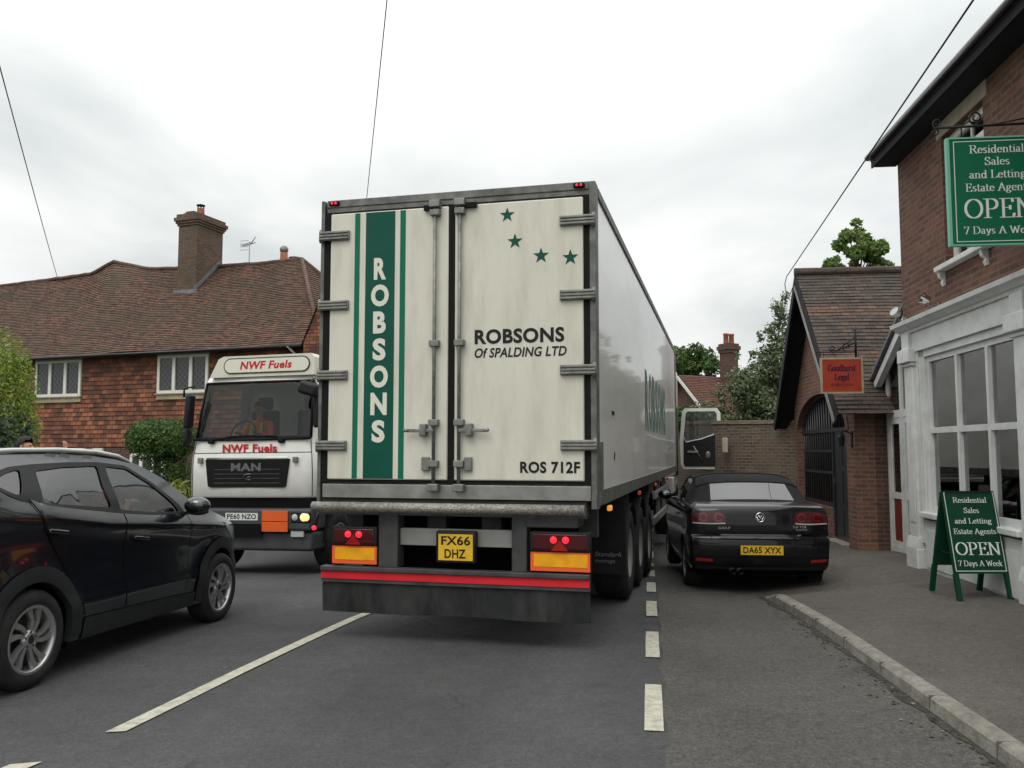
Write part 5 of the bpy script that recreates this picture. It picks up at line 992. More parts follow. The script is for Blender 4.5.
# roof sign
m = MB(); sg_ = [(CX - .86, 3.12), (CX + 1.0, 3.12), (CX + 1.0, 3.40), (CX + .94, 3.46), (CX - .60, 3.46), (CX - .70, 3.42)]; m.pxz(sg_, .22, .75); rsn = m.build('roof_sign', 'cream', tk)
def pill(x0, x1, z0, z1, n=8):
    r = (z1 - z0) / 2; zc_ = (z0 + z1) / 2; return arcpts((x1 - r, zc_), r, -90, 90, n) + arcpts((x0 + r, zc_), r, 90, 270, n)
m = MB(); m.pxz(pill(CX - .60, CX + .93, 3.17, 3.425), .208, .219); m.build('sign_border', 'tgrey', rsn); m = MB(); m.pxz(pill(CX - .58, CX + .91, 3.19, 3.405), .200, .207); m.build('sign_panel', 'whitev', rsn)
t = MB(); text(t, 'NWF Fuels', (CX - .30, .199, 3.235), X1, Z1, .92, .13, bold=.034, shear=.2, lift=.0015); t.build('lettering', 'redtxt', rsn)
t = MB(); text(t, 'NWF Fuels', (CX - .47, .016, 1.905), X1, Z1, .95, .13, bold=.034, lift=.008); t.build('lettering', 'redtxt', tk)
m = MB(); m.pxz([(CX - .76, 1.80), (CX + .70, 1.80), (CX + .64, 1.38), (CX + .60, 1.36), (CX - .66, 1.36), (CX - .71, 1.38)][::-1], -.012, .06); gr = m.build('grille', 'seal', tk)
m = MB(); m.bb(CX - .74, CX + .68, -.018, -.0, 1.795, 1.83, bev=.006)
for z in (1.43, 1.50, 1.57, 1.64): m.bb(CX - .6, CX + .54, -.016, -.010, z - .006, z + .006, mi=1)
m.build('grille_bar', ['chrome', 'dgrey'], gr)
t = MB(); text(t, 'MAN', (CX - .30, -.013, 1.615), X1, Z1, .52, .125, bold=.04, lift=.008); t.tube([(CX - .08, -.02, 1.50), (CX - .05, -.02, 1.56), (CX + .04, -.02, 1.57), (CX + .06, -.02, 1.53), (CX - .01, -.02, 1.515), (CX - .04, -.02, 1.48), (CX + .05, -.02, 1.475)], .010, 6); t.build('badge_lettering', 'dchrome', gr)
m = MB()
for x in (-.86, .80): m.bb(CX + x - .04, CX + x + .04, -.02, .03, 1.74, 1.83, bev=.01)
m.build('cab_clip', 'galv', tk)
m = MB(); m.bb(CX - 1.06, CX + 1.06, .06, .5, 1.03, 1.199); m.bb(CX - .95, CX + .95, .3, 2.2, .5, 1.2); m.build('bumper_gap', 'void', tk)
m = MB(); m.box((CX, .22, .865), (2.2, .5, .35), bev=.05); m.box((CX, .27, .53), (2.16, .46, .30), bev=.05); bmp = m.build('bumper', 'tgrey', tk)
m = MB(); m.bb(CX - .75, CX + .25, -.04, -.025, .60, .80); m.build('bumper_intake', 'void', bmp)
uk_plate(tk, 'number_plate', (CX - .37, -.032, .855), X1, Z1, .56, .112, [('PE60 NZO', .05, .95)], 'plate_w')
m = MB(); m.bb(CX + .27, CX + .71, -.055, -.042, .685, 1.005, bev=.003); hz = m.build('hazard_board', 'orange', tk); m = MB(); m.bb(CX + .272, CX + .708, -.0565, -.0545, .838, .847); m.build('board_seam', 'ink', hz)
for s_ in (-1, 1):
    x = CX + s_ * .93
    m = MB(); m.bb(x - .18, x + .15, -.045, .05, .82, .995, bev=.02); hl = m.build('headlight', 'black', tk)
    m = MB(); m.lathe([(.062, -.01), (.05, -.02), (0, -.024)], (x + .045, -.04, .907), 'Y', 20); m.lathe([(.058, -.01), (.04, -.02), (0, -.022)], (x + .085, -.0385, .907), 'Y', 20); m.build('lamp', 'lampon', hl); m = MB(); m.lathe([(.05, -.01), (.03, -.02), (0, -.024)], (x - .105, -.04, .907), 'Y', 20); m.build('lens', 'clearl', hl)
    m = MB(); m.bb(x - .20, x + .02, -.0, .06, .60, .70, bev=.01); m.build('fog_lamp', 'clearl', tk)
for x0 in (-.68, .55): m = MB(); m.bb(CX + x0 - .05, CX + x0 + .05, -.02, .06, 2.045, 2.125, bev=.02); m.tube([(CX + x0, -.0, 2.10), (CX + x0 - .10 if x0 > 0 else CX + x0 + .35, .02, 2.155), (CX + x0 - .75 if x0 > 0 else CX + x0 + .75, .035, 2.165)], .015, 6); m.build('wiper', 'seal', tk)
m = MB(); m.tube([(CX - 1.06, .12, 2.98), (CX - 1.16, -.02, 2.94), (CX - 1.16, -.02, 2.80)], .018, 6); m.tube([(CX - 1.09, .15, 2.0), (CX - 1.16, .0, 2.03), (CX - 1.16, .0, 2.1)], .018, 6); m.box((CX - 1.085, .02, 2.57), (.095, .18, .54), rot=(0, .07, 0), bev=.035); m.box((CX - 1.115, .02, 2.17), (.085, .17, .24), bev=.035); m.build('mirror', 'black', tk)
m = MB(); m.tube([(CX + 1.0, .25, 3.05), (CX + 1.14, -.12, 3.0), (CX + 1.12, -.16, 2.92)], .02, 6); m.box((CX + 1.12, -.18, 2.86), (.32, .18, .20), rot=(0, .3, 0), bev=.05); m.tube([(CX + 1.06, .12, 2.98), (CX + 1.16, -.02, 2.94), (CX + 1.16, -.02, 2.80)], .018, 6); m.box((CX + 1.17, .02, 2.55), (.10, .20, .56), bev=.04); m.build('mirror', 'black', tk)
m = MB()
for x in (CX - .55, CX + .55): m.bb(x - .04, x + .04, .5, 8, .7, .95)
m.build('chassis', 'dgrey', tk)
m = MB(); m.lathe([(.0, 0), (.95, .02), (1.05, .1), (1.05, 5.5), (.95, 5.6), (0, 5.62)], (CX, 2.1, 0), 'Y', 32); o_ = m.build('tank', 'twhite', tk); o_.scale = (1, 1, .8); o_.location = (0, 0, 1.95)
for x, s_ in ((CX - .98, -1), (CX + .98, 1)):
    for y in (.95, 5.4): wheel(tk, (x, y, .48), .48, .28, .27, s_, 'steel', rmat='mgrey')
    m = MB(); m.grid([[(x + d_, .95 + .56 * math.cos(R(a)), .48 + .56 * math.sin(R(a))) for d_ in (-.16, .14)] for a in range(0, 181, 15)]); m.build('mudguard', 'black', tk)

# ------------------------------------------------------------------ dark grey SUV in the left lane
suv = thing('suv', 'dark grey black family SUV with silver roof rails waiting in the left lane', 'car', (-4.275, 6.26, 0), R(-9.2), rx=-.02)
SZt = [.2, .25, .45, .53, .60, .80, .90, 1.0, 1.02, 1.12, 1.2, 1.5, 1.65]; SWt = [.86, .880, .898, .908, .886, .885, .897, .925, .920, .868, .845, .70, .63]
def Ws(y, z):
    sh_ = lerp_tab(y, [-.9, .15, .78, 1.96, 3.4], [1.25, 1.186, 1.10, 1.014, .9]) - 1.0
    zq = z - sh_ * max(0, min(1, (z - .6) / .35)) * max(0, min(1, (1.68 - z) / .4)); w = sum(lerp_tab(zq + d_, SZt, SWt) for d_ in (-.014, -.007, 0, .007, .014)) / 5
    t = max(0, (y - 2.3) / 1.15); w *= 1 - .27 * t ** 2.4
    t = max(0, (-.2 - y) / .65); w *= 1 - .14 * t ** 2
    for cy in (0, 2.67):                                      # swelling over the wheels
        r = math.hypot(y - cy, z - .35); w += .018 * math.exp(-((r - .44) / .10) ** 2) if z < .95 else 0
    return w
prof = smoothpl([(-.80, .26), (-.86, .45), (-.88, .72), (-.82, .98), (-.74, 1.2), (-.60, 1.48), (-.50, 1.60), (-.2, 1.645), (.25, 1.668), (.75, 1.668), (1.15, 1.648), (1.42, 1.605), (1.80, 1.46), (2.12, 1.265), (2.26, 1.185), (2.6, 1.095), (2.9, 1.0), (3.15, .86), (3.27, .72), (3.30, .5), (3.28, .34), (3.2, .235)], 5)
def archpts(cy, r, z0): a = math.degrees(math.asin((z0 - .35) / r)); return arcpts((cy, .35), r, a, 180 - a, 22)
AR = .395; zb = .25
body = prof + [(3.12, zb)] + archpts(2.67, AR, zb) + archpts(0, AR, zb) + [(-.7, zb)]
qwin = [(-.32, 1.435), (-.23, 1.49), (-.11, 1.525), (.0, 1.54), (-.06, 1.44), (-.14, 1.352), (-.22, 1.385)]; qwin = roundpoly(qwin)
rwin = [(.06, 1.30), (.11, 1.41), (.15, 1.528), (.50, 1.557), (.92, 1.566), (.865, 1.40), (.868, 1.225), (.50, 1.260), (.20, 1.287)]; rwin = roundpoly(rwin)
fwin = [(.985, 1.205), (.99, 1.40), (1.02, 1.563), (1.31, 1.540), (1.58, 1.40), (1.80, 1.24), (1.89, 1.145), (1.44, 1.165)]; fwin = roundpoly(fwin)
dlo = [(-.20, 1.44), (-.10, 1.515), (.06, 1.555), (.30, 1.575), (.70, 1.592), (1.05, 1.595), (1.40, 1.568), (1.68, 1.42), (1.92, 1.25), (2.06, 1.12), (1.95, 1.118), (1.5, 1.140), (1.0, 1.185), (.60, 1.232), (.25, 1.272), (.02, 1.315), (-.10, 1.37)]; dlo = [(p[0] - (.175 - .053 * (p[0] + .2)), p[1] + .004) for p in dlo]; dlo = roundpoly(dlo)
SM = lambda off, s_=1: (lambda y, z: (s_ * (Ws(y, z) + off), y, z))
m = MB()
for s_ in (1, -1): patch(m, body, [qwin, rwin, fwin], .04, SM(0, s_))
NT = [-1, -.9, -.7, -.45, -.2, 0, .2, .45, .7, .9, 1]
def loft(prof, W, bul, e=2):
    rows = []
    for i, p in enumerate(prof):
        a, b = prof[max(0, i - 1)], prof[min(len(prof) - 1, i + 1)]; d = math.dist(a, b) or 1; ny, nz = -(b[1] - a[1]) / d, (b[0] - a[0]) / d
        bb_ = bul(p, (ny, nz)); w = W(*p); rows.append([(t * w, p[0] + ny * bb_ * (1 - abs(t) ** e), p[1] + nz * bb_ * (1 - abs(t) ** e)) for t in NT])
    return rows
rows = loft(prof, Ws, lambda p, n: (.045 if p[1] > 1.1 else .07) if -.5 < p[0] < 3.0 else .11)
iws = [i for i, p in enumerate(prof) if 1.42 <= p[0] <= 2.20]; irs = [i for i, p in enumerate(prof) if p[0] < -.5 and 1.2 <= p[1] <= 1.56]
isg = lambda i, j: 1 <= j <= 8 and ((iws[0] <= i < iws[-1]) or (irs[0] <= i < irs[-1]))
m.grid(rows, mfun=lambda i, j: None if isg(i, j) else 0); m.build('body', 'paint', suv)
m = MB(); m.grid(rows, mfun=lambda i, j: 0 if isg(i, j) and i >= iws[0] else None); m.build('windscreen', 'glass_car', suv)
m = MB(); m.grid(rows, mfun=lambda i, j: 0 if isg(i, j) and i < iws[0] else None); m.build('rear_window', 'glass_car', suv)
for s_ in (1, -1):
    m = MB(); patch(m, dlo, [qwin, rwin, fwin], .04, SM(.0045, s_)); m.build('window_trim', 'black', suv)
    for nm, wn in (('quarter_window', qwin), ('rear_door_window', rwin), ('front_door_window', fwin)): m = MB(); patch(m, wn, [], .12, SM(-.006, s_)); m.build(nm, 'glass_car', suv)
    m = MB(); gapB = [(1.01, 1.175), (1.025, .9), (1.07, .55), (1.08, .41)]; gapR = [(-.07, 1.33), (.04, 1.15), (.22, .93), (.37, .72), (.50, .52), (.555, .42)]; gapF = [(2.0, 1.125), (2.05, .95), (2.05, .75), (2.01, .52), (1.99, .41)]
    rd = smoothpl(gapR, 4); fd = gapF
    doorR = [(p[0] + .012, p[1]) for p in rd[::-1]] + [(.12, 1.275), (.48, 1.232), (.89, 1.186), (1.0, 1.175), (1.017, .9), (1.062, .55), (1.072, .415)]
    doorF = [(1.088, .412), (1.078, .55), (1.033, .9), (1.02, 1.173), (1.41, 1.140), (1.87, 1.118), (1.99, 1.12), (2.04, .95), (2.04, .75), (2.0, .52), (1.98, .405)]
    for dp, (hy, hz_), gaps in ((doorR, (.18, 1.085), (rd,)), (doorF, (1.23, .955), (gapB, gapF))):
        m = MB(); patch(m, dp, [], .04, SM(.006, s_))
        for g in gaps: patch(m, bandpoly(resample(g, .04), .011), [], .05, SM(.0085, s_), 1)
        dd = m.build('door', ['paint', 'void'], suv)
        x = Ws(hy, hz_); h = MB(); h.box((s_ * (x + .028), hy, hz_), (.022, .21, .032), rot=(-.12, 0, 0), bev=.009); h.box((s_ * (x + .012), hy - .085, hz_ + .01), (.04, .03, .026), bev=.008); h.box((s_ * (x + .012), hy + .085, hz_ - .01), (.04, .03, .026), bev=.008); h.sphere((s_ * (x + .002), hy, hz_), .006, .085, .028, 16, 1); h.build('door_handle', ['paint', 'void'], dd)
    m = MB(); patch(m, [(.55, .405), (.53, zb - .005), (2.14, zb - .005), (2.17, .375), (1.6, .388)], [], .05, SM(.012, s_)); m.build('sill_cladding', 'clad', suv)
    for cy in (0, 2.67):
        m = MB(); a0 = -14 if cy < 1 else -10; outer_ = arcpts((cy, .35), .505, a0, 194, 26); inner_ = arcpts((cy, .35), AR - .004, 194, a0, 26); patch(m, [p for p in outer_ + inner_ if p[1] > zb - .02], [], .05, SM(.016, s_))
        lp = arcpts((cy, .35), AR - .004, -14, 194, 26); m.grid([[(s_ * (Ws(*p) + .016), p[0], p[1]) for p in lp], [(s_ * (Ws(*p) - .04), p[0], p[1]) for p in lp]]); m.build('wheel_arch', 'clad', suv)
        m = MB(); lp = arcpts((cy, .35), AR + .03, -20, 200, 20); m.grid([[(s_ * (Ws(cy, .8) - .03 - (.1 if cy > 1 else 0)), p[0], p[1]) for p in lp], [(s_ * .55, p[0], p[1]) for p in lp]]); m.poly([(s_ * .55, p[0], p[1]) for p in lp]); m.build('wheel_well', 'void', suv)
    for cy in (0, 2.67): wheel(suv, (s_ * .80, cy, .345 + (0 if cy else .0)), .345, .225, .235, s_, 'alloy')
    m = MB(); m.tube([(s_ * .61, -.45, 1.625), (s_ * .63, -.35, 1.655), (s_ * .635, 0, 1.678), (s_ * .638, .5, 1.692), (s_ * .64, .95, 1.684), (s_ * .645, 1.25, 1.652), (s_ * .65, 1.40, 1.605)], .018, 8); m.build('roof_rail', 'rail', suv)
    m = MB(); m.sphere((s_ * 1.03, 1.93, 1.20), .125, .085, .085, 20); m.box((s_ * .89, 1.96, 1.13), (.14, .07, .04), rot=(0, s_ * -.2, 0), bev=.012); mr = m.build('mirror', 'paint', suv); m = MB(); m.sphere((s_ * 1.03, 1.885, 1.20), .105, .048, .070, 16); m.build('mirror_glass', 'mirrorg', mr)
    m = MB(); m.sphere((s_ * 1.03, 1.935, 1.145), .11, .075, .035, 16); m.build('mirror_base', 'clad', mr)
    m = MB(); patch(m, [(2.72, .985), (2.95, .935), (3.12, .84), (3.14, .78), (2.98, .84), (2.78, .93)], [], .04, SM(.004, s_)); m.build('headlight', 'clearl', suv)
    m = MB(); patch(m, [(-.50, 1.13), (-.76, 1.10), (-.80, .98), (-.62, 1.0)], [], .04, SM(.004, s_)); m.build('tail_light', 'redl', suv)
    m = MB(); patch(m, [(3.08, .70), (3.16, .70), (3.16, .62), (3.08, .62)], [], .04, SM(.004, s_)); m.build('fog_lamp', 'redl', suv)
m = MB(); m.bb(-.8, .8, -.7, 3.15, .24, .36); m.bb(-.55, .55, -.75, 3.0, .36, .62); m.bb(-.85, .85, 1.95, 2.2, .5, 1.10); m.bb(-.80, .80, -.75, -.05, .5, 1.05); m.build('floor_pan', 'void', suv)
def carseat(mb, x, y, z, s=1.0):
    mb.box((x, y, z), (.50, .50, .16), bev=.05); mb.box((x, y - .30, z + .36), (.48, .15, .66), rot=(.18, 0, 0), bev=.06); mb.box((x, y - .40, z + .80), (.27, .11, .20), rot=(.12, 0, 0), bev=.05)
    for q in (-.06, .06): mb.tube([(x + q, y - .38, z + .62), (x + q, y - .40, z + .76)], .008, 6)
m = MB(); carseat(m, .38, 1.30, .70); carseat(m, -.38, 1.30, .70); m.box((0, .25, .60), (1.2, .5, .16), bev=.05); m.box((0, -.05, .95), (1.2, .15, .6), rot=(.2, 0, 0), bev=.06); m.build('seat', 'seat', suv)
m = MB(); m.box((0, 1.98, 1.02), (1.45, .45, .22), bev=.06); m.tube([(.38 + .18 * math.cos(R(a)), 1.68 + .07 * math.sin(R(a)), 1.0 + .17 * math.sin(R(a))) for a in range(0, 361, 20)], .015, 6); m.build('dashboard', 'black', suv)

# ------------------------------------------------------------------ parked convertible, half on the pavement
VH = 5.5; vf = Vector((math.sin(R(VH)), math.cos(R(VH)), 0)); vo = Vector((3.12, 10.75, 0)) + vf * .82
vw = thing('convertible_car', 'black soft top convertible parked on the kerb before the arched gate', 'car', (vo.x, vo.y, zg(vo.x, vo.y) + .06), R(-VH), rx=-.012)
VZ = zg(vo.x, vo.y)
VZt = [.12, .2, .3, .5, .62, .75, .9, .96, 1.0, 1.04, 1.07]; VWt = [.80, .84, .868, .885, .890, .880, .878, .868, .850, .800, .74]
def Wv(y, z):
    w = lerp_tab(z - .02, VZt, VWt) if y < 3 else lerp_tab(z, VZt, VWt)
    t = max(0, (y - 2.5) / .9); w *= 1 - .22 * t ** 2.2
    t = max(0, (-.30 - y) / .55); w *= 1 - .075 * t ** 2
    return w
vprof = smoothpl([(-.60, .27), (-.72, .33), (-.755, .45), (-.76, .58), (-.745, .665), (-.70, .695), (-.70, .76), (-.695, .90), (-.68, 1.0), (-.64, 1.05), (-.54, 1.075), (-.28, 1.095), (.0, 1.085), (.6, 1.075), (1.3, 1.06), (1.9, 1.05), (2.2, 1.03), (2.6, .96), (3.0, .86), (3.22, .72), (3.30, .5), (3.28, .34), (3.2, .2)], 5)
VA = .345; vzb = .17
vbody = vprof + [(3.1, vzb)] + arcpts((2.58, .31), VA, -24, 204, 20) + arcpts((0, .31), VA, -24, 204, 20) + [(-.45, vzb + .05)]
m = MB()
for s_ in (1, -1): patch(m, vbody, [], .06, lambda y, z, s_=s_: (s_ * Wv(y, z), y, z))
def vb(p, n): return .010 + .062 * max(0, -n[0]) ** 2 if p[0] < 1 else (.03 if p[0] < 2.6 else .1)
NT = [-1, -.94, -.86, -.74, -.55, -.3, 0, .3, .55, .74, .86, .94, 1]
vrows = loft(vprof, Wv, vb, 3.6)
m.grid(vrows, mfun=lambda i, j: None if (.15 < vprof[i][0] < 1.85 and vprof[i][1] > 1.0 and 1 <= j <= 10) else 0); m.build('body', 'paint2', vw)
nr = max(i for i, p in enumerate(vprof) if p[0] < -.55)
rz_tab = [p[1] for p in vprof[:nr + 1]]; ry_tab = [p[0] for p in vprof[:nr + 1]]
def rear(x, z, off=0):
    y = lerp_tab(z, rz_tab, ry_tab); w = Wv(y, z); t = min(1, abs(x) / w); return (x, y - (.010 + .062) * (1 - t ** 3.6) - off, z)
m = MB()
patch(m, bandpoly(resample([(-.82, .655), (-.55, .652), (0, .648), (.55, .652), (.82, .655)], .06), .012), [], .06, lambda x, z: rear(x, z, .002)); patch(m, bandpoly(resample([(-.60, .66), (-.66, .72), (-.70, .80), (-.70, .86)], .06), .009), [], .06, lambda x, z: rear(x, z, .002)); patch(m, bandpoly(resample([(.60, .66), (.66, .72), (.70, .80), (.70, .86)], .06), .009), [], .06, lambda x, z: rear(x, z, .002))
patch(m, bandpoly(resample([(-.86, .62), (-.80, .60), (-.5, .59)], .06), .008), [], .06, lambda x, z: rear(x, z, .002)); patch(m, bandpoly(resample([(.86, .62), (.80, .60), (.5, .59)], .06), .008), [], .06, lambda x, z: rear(x, z, .002)); patch(m, bandpoly(resample([(-.84, .43), (0, .425), (.84, .43)], .06), .010), [], .06, lambda x, z: rear(x, z, .002)); m.build('boot_seam', 'void', vw)
m = MB(); patch(m, [(-.46, .66), (.46, .66), (.50, .71), (-.50, .71)], [], .05, lambda x, z: rear(x, z, .005)); m.build('boot_lip', 'paint2', vw)
m = MB(); m.grid([[(x, rear(x, .30)[1] + dy, z) for x in np.linspace(-.80, .80, 15)] for dy, z in ((-.004, .38), (-.012, .33), (.0, .265), (.05, .255))]); m.build('bumper_valance', 'clad', vw)
for s_ in (-1, 1):
    a = [(.42, .85), (.42, .945), (.46, .985), (.56, .995), (.74, .985), (.83, .95), (.85, .87), (.83, .84), (.6, .835)]; a = [(s_ * p[0], p[1]) for p in a]
    m = MB(); patch(m, a, [], .04, lambda x, z: rear(x, z, .006)); tl = m.build('tail_light', 'dredl', vw)
    m = MB()
    for cx_ in (.51, .70): c2 = (s_ * cx_, .918); patch(m, arcpts(c2, .058, 0, 330, 18) + arcpts(c2, .036, 330, 0, 18), [], .03, lambda x, z: rear(x, z, .010))
    m.build('lamp_ring', 'redr', tl)
    m = MB(); patch(m, bandpoly([(s_ * .43, .845), (s_ * .60, .837), (s_ * .83, .845)], .014), [], .05, lambda x, z: rear(x, z, .009)); m.build('lens_strip', 'clearl', tl)
    m = MB(); patch(m, [(s_ * .60, .365), (s_ * .80, .375), (s_ * .80, .41), (s_ * .60, .40)], [], .04, lambda x, z: rear(x, z, .006)); m.build('reflector', 'redl', vw)
uk_plate(vw, 'number_plate', (-.26, rear(.2, .49, .012)[1] - .002, .462), X1, Z1, .52, .115, [('DA65 XYX', .06, .95)], 'plate_y')
m = MB(); y = rear(0, .915, .004)[1]; m.lathe([(.062, 0), (.062, -.012), (.050, -.014), (.050, -.004)], (0, y, .92), 'Y', 28)
for pl in ([(-.030, .035), (.0, -.0), (.030, .035)], [(-.044, .012), (-.022, -.040), (0, .002), (.022, -.040), (.044, .012)]): m.tube([(p[0], y - .010, .92 + p[1]) for p in pl], .0055, 6)
m.build('emblem', 'chrome', vw)
t = MB(); text(t, 'GOLF', (-.52, rear(-.45, .785, .002)[1], .77), X1, Z1, .15, .032, bold=.02, lift=.004); text(t, '2.0 TDI', (.40, rear(.45, .795, .002)[1], .79), X1, Z1, .16, .03, bold=.01, lift=.004); text(t, 'BLUEMOTION', (.44, rear(.45, .77, .004)[1], .76), X1, Z1, .13, .018, bold=.01, lift=.004); t.build('badge_lettering', 'chrome', vw)
m = MB()
for x in (-.36, -.27): m.tube([(x, -.86, .255), (x, -.5, .26)], .035, 12, caps=False); m.lathe([(.028, .02), (0, .02)], (x, -.83, .255), 'Y', 12, 1)
m.build('exhaust_pipe', ['dgrey', 'void'], vw)
# soft top
sp = smoothpl([(-.36, 1.085, .735), (-.27, 1.12, .725), (-.08, 1.22, .70), (.12, 1.32, .675), (.40, 1.40, .655), (.8, 1.435, .645), (1.25, 1.44, .64), (1.62, 1.41, .62)], 4)
TT = [-1, -.95, -.86, -.74, -.45, -.2, 0, .2, .45, .74, .86, .95, 1]
srow = [[(t * w, y + .12 * (abs(t) ** 3) * max(0, 1 - (y + .36) / .8), z - .05 * abs(t) ** 6 * min(1, (y + .5) / .4) + .02 * (1 - t * t)) for t in TT] for (y, z, w) in sp]
isrw = lambda i, j: 3 <= j <= 8 and 3 <= i <= 11
m = MB(); m.grid(srow, mfun=lambda i, j: None if isrw(i, j) else 0)
for k in (0, -1):
    lo_ = [i for i, q in enumerate(sp) if q[0] < .62]; m.grid([[srow[i][k] for i in lo_], [((-1 if k == 0 else 1) * .80, srow[i][k][1], 1.07) for i in lo_]])
m.tube([srow[i][0] for i in range(len(sp)) if sp[i][0] > .5], .022, 6); m.tube([srow[i][-1] for i in range(len(sp)) if sp[i][0] > .5], .022, 6); m.tube([(p[0], p[1] - .003, p[2] + .006) for p in srow[12]], .008, 5); m.tube([(p[0], p[1] - .003, p[2] + .006) for p in srow[19]], .008, 5); m.build('soft_top', 'soft', vw)
m = MB(); m.grid([[(p[0] * 1, p[1] - .004, p[2] + .002) for p in r_] for r_ in srow], mfun=lambda i, j: 0 if isrw(i, j) else None); m.build('rear_window', 'glass_rear', vw)
for s_, k in ((-1, 0), (1, -1)):
    pts = [srow[i][k] for i in range(len(sp)) if sp[i][0] > .60]; m = MB(); m.grid([pts, [(s_ * .80, p[1] + (.28 if n_ == len(pts) - 1 else .10 * n_ / len(pts)), 1.06) for n_, p in enumerate(pts)]]); m.build('side_window', 'glass_car', vw)
    m = MB(); m.tube([srow[-1][k], (s_ * .74, 2.12, 1.05)], .03, 6); m.build('windscreen_pillar', 'paint2', vw)
    m = MB(); m.sphere((s_ * .97, 1.80, 1.10), .11, .06, .07, 16); m.box((s_ * .84, 1.82, 1.06), (.12, .05, .03), bev=.01); mr = m.build('mirror', 'paint2', vw); m = MB(); m.sphere((s_ * .97, 1.765, 1.10), .09, .035, .055, 12); m.build('mirror_glass', 'mirrorg', mr)
    for cy in (0, 2.58):
        wheel(vw, (s_ * .765, cy, .272), .333, .225, .21, s_, 'alloy')
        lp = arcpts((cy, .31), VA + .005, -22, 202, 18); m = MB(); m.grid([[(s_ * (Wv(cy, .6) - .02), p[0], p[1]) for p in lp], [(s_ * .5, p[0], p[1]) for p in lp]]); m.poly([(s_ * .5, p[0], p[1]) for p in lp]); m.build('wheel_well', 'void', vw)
    m = MB(); patch(m, bandpoly([(.55, 1.04), (.58, .7), (.62, .3)], .009), [], .06, lambda y, z: (s_ * (Wv(y, z) + .002), y, z)); m.box((s_ * (Wv(.75, .88) + .02), .75, .88), (.02, .18, .03), bev=.008); m.build('door_handle', ['paint2'], vw)
m = MB(); m.grid([[(t * .58, 1.62, 1.37) for t in (-1, 0, 1)], [(t * .72, 2.14, 1.05) for t in (-1, 0, 1)]]); m.build('windscreen', 'glass_car', vw)
m = MB(); m.bb(-.72, .72, -.5, 3.1, .17, .34); m.bb(-.5, .5, -.6, 3.0, .34, .7); m.bb(-.72, .72, 1.9, 2.2, .4, 1.0); m.build('floor_pan', 'void', vw)
m = MB(); carseat(m, .36, 1.15, .42); carseat(m, -.36, 1.15, .42); m.box((0, .3, .75), (1.1, .2, .6), bev=.06); m.build('seat', 'seat', vw)

# ------------------------------------------------------------------ people
def human(name, label, loc, rz, J, B, mats, hair='hair', hands=()):
    """J: joint -> (x, y, z, radius); B: bones (a, b, material index). One continuous skinned body."""
    o_ = thing(name, label, 'person', loc, rz); names = list(J); me = bpy.data.meshes.new('body')
    me.from_pydata([J[n][:3] for n in names], [(names.index(a), names.index(b)) for a, b, _ in B], [])
    ob = bpy.data.objects.new('body', me); C.objects.link(ob); sk = ob.modifiers.new('skin', 'SKIN'); ob.modifiers.new('sub', 'SUBSURF').levels = 2; ob.modifiers['sub'].render_levels = 2
    for i, n in enumerate(names): r = J[n][3]; me.skin_vertices[0].data[i].radius = (r, r) if not isinstance(r, tuple) else r; me.skin_vertices[0].data[i].use_root = n == 'pelvis'
    m2 = bpy.data.meshes.new_from_object(ob.evaluated_get(bpy.context.evaluated_depsgraph_get())); bpy.data.objects.remove(ob); bpy.data.meshes.remove(me)
    m2.name = 'body'
    for mm in mats: m2.materials.append(M[mm])
    for f in m2.polygons:
        c = f.center; best = None
        for a, b, k in B:
            p, q = Vector(J[a][:3]), Vector(J[b][:3]); d = q - p; t = max(0, min(1, (c - p).dot(d) / d.length_squared)); dd = (c - p - d * t).length - .5 * (J[a][3] if not isinstance(J[a][3], tuple) else J[a][3][0])
            if best is None or dd < best[0]: best = (dd, k)
        f.material_index = best[1]; f.use_smooth = True
    b = bpy.data.objects.new('body', m2); C.objects.link(b); b.parent = o_
    h = Vector(J['head'][:3]); r = J['head'][3]; r = r if not isinstance(r, tuple) else r[0]
    m = MB(); m.sphere((h.x, h.y + .010, h.z + .030), r * 1.12, r * 1.16, r * 1.20, 24)
    for v in list(m.bm.verts):
        if v.co.y < h.y - r * .30 and v.co.z < h.z + r * (.95 - .4 * abs(v.co.x - h.x) / r) or v.co.z < h.z - r * .6: m.bm.verts.remove(v)
        else: v.co += Vector((random.uniform(-.004, .004), random.uniform(-.004, .004), random.uniform(-.004, .004)))
    m.build('hair', hair, o_)
    m = MB()
    for s_ in (-1, 1): m.sphere((h.x + s_ * .033, h.y - r * .93, h.z + .012), .012, .008, .008, 8)
    m.build('eye', 'ink', o_)
    m = MB(); m.sphere((h.x, h.y - r * 1.02, h.z - .02), .014, .02, .022, 8); m.sphere((h.x, h.y - r * .90, h.z - .06), .026, .012, .007, 8)
    for s_ in (-1, 1): m.sphere((h.x + s_ * r * 1.0, h.y, h.z - .005), .012, .02, .03, 8)
    m.build('face', mats[0], o_); return o_
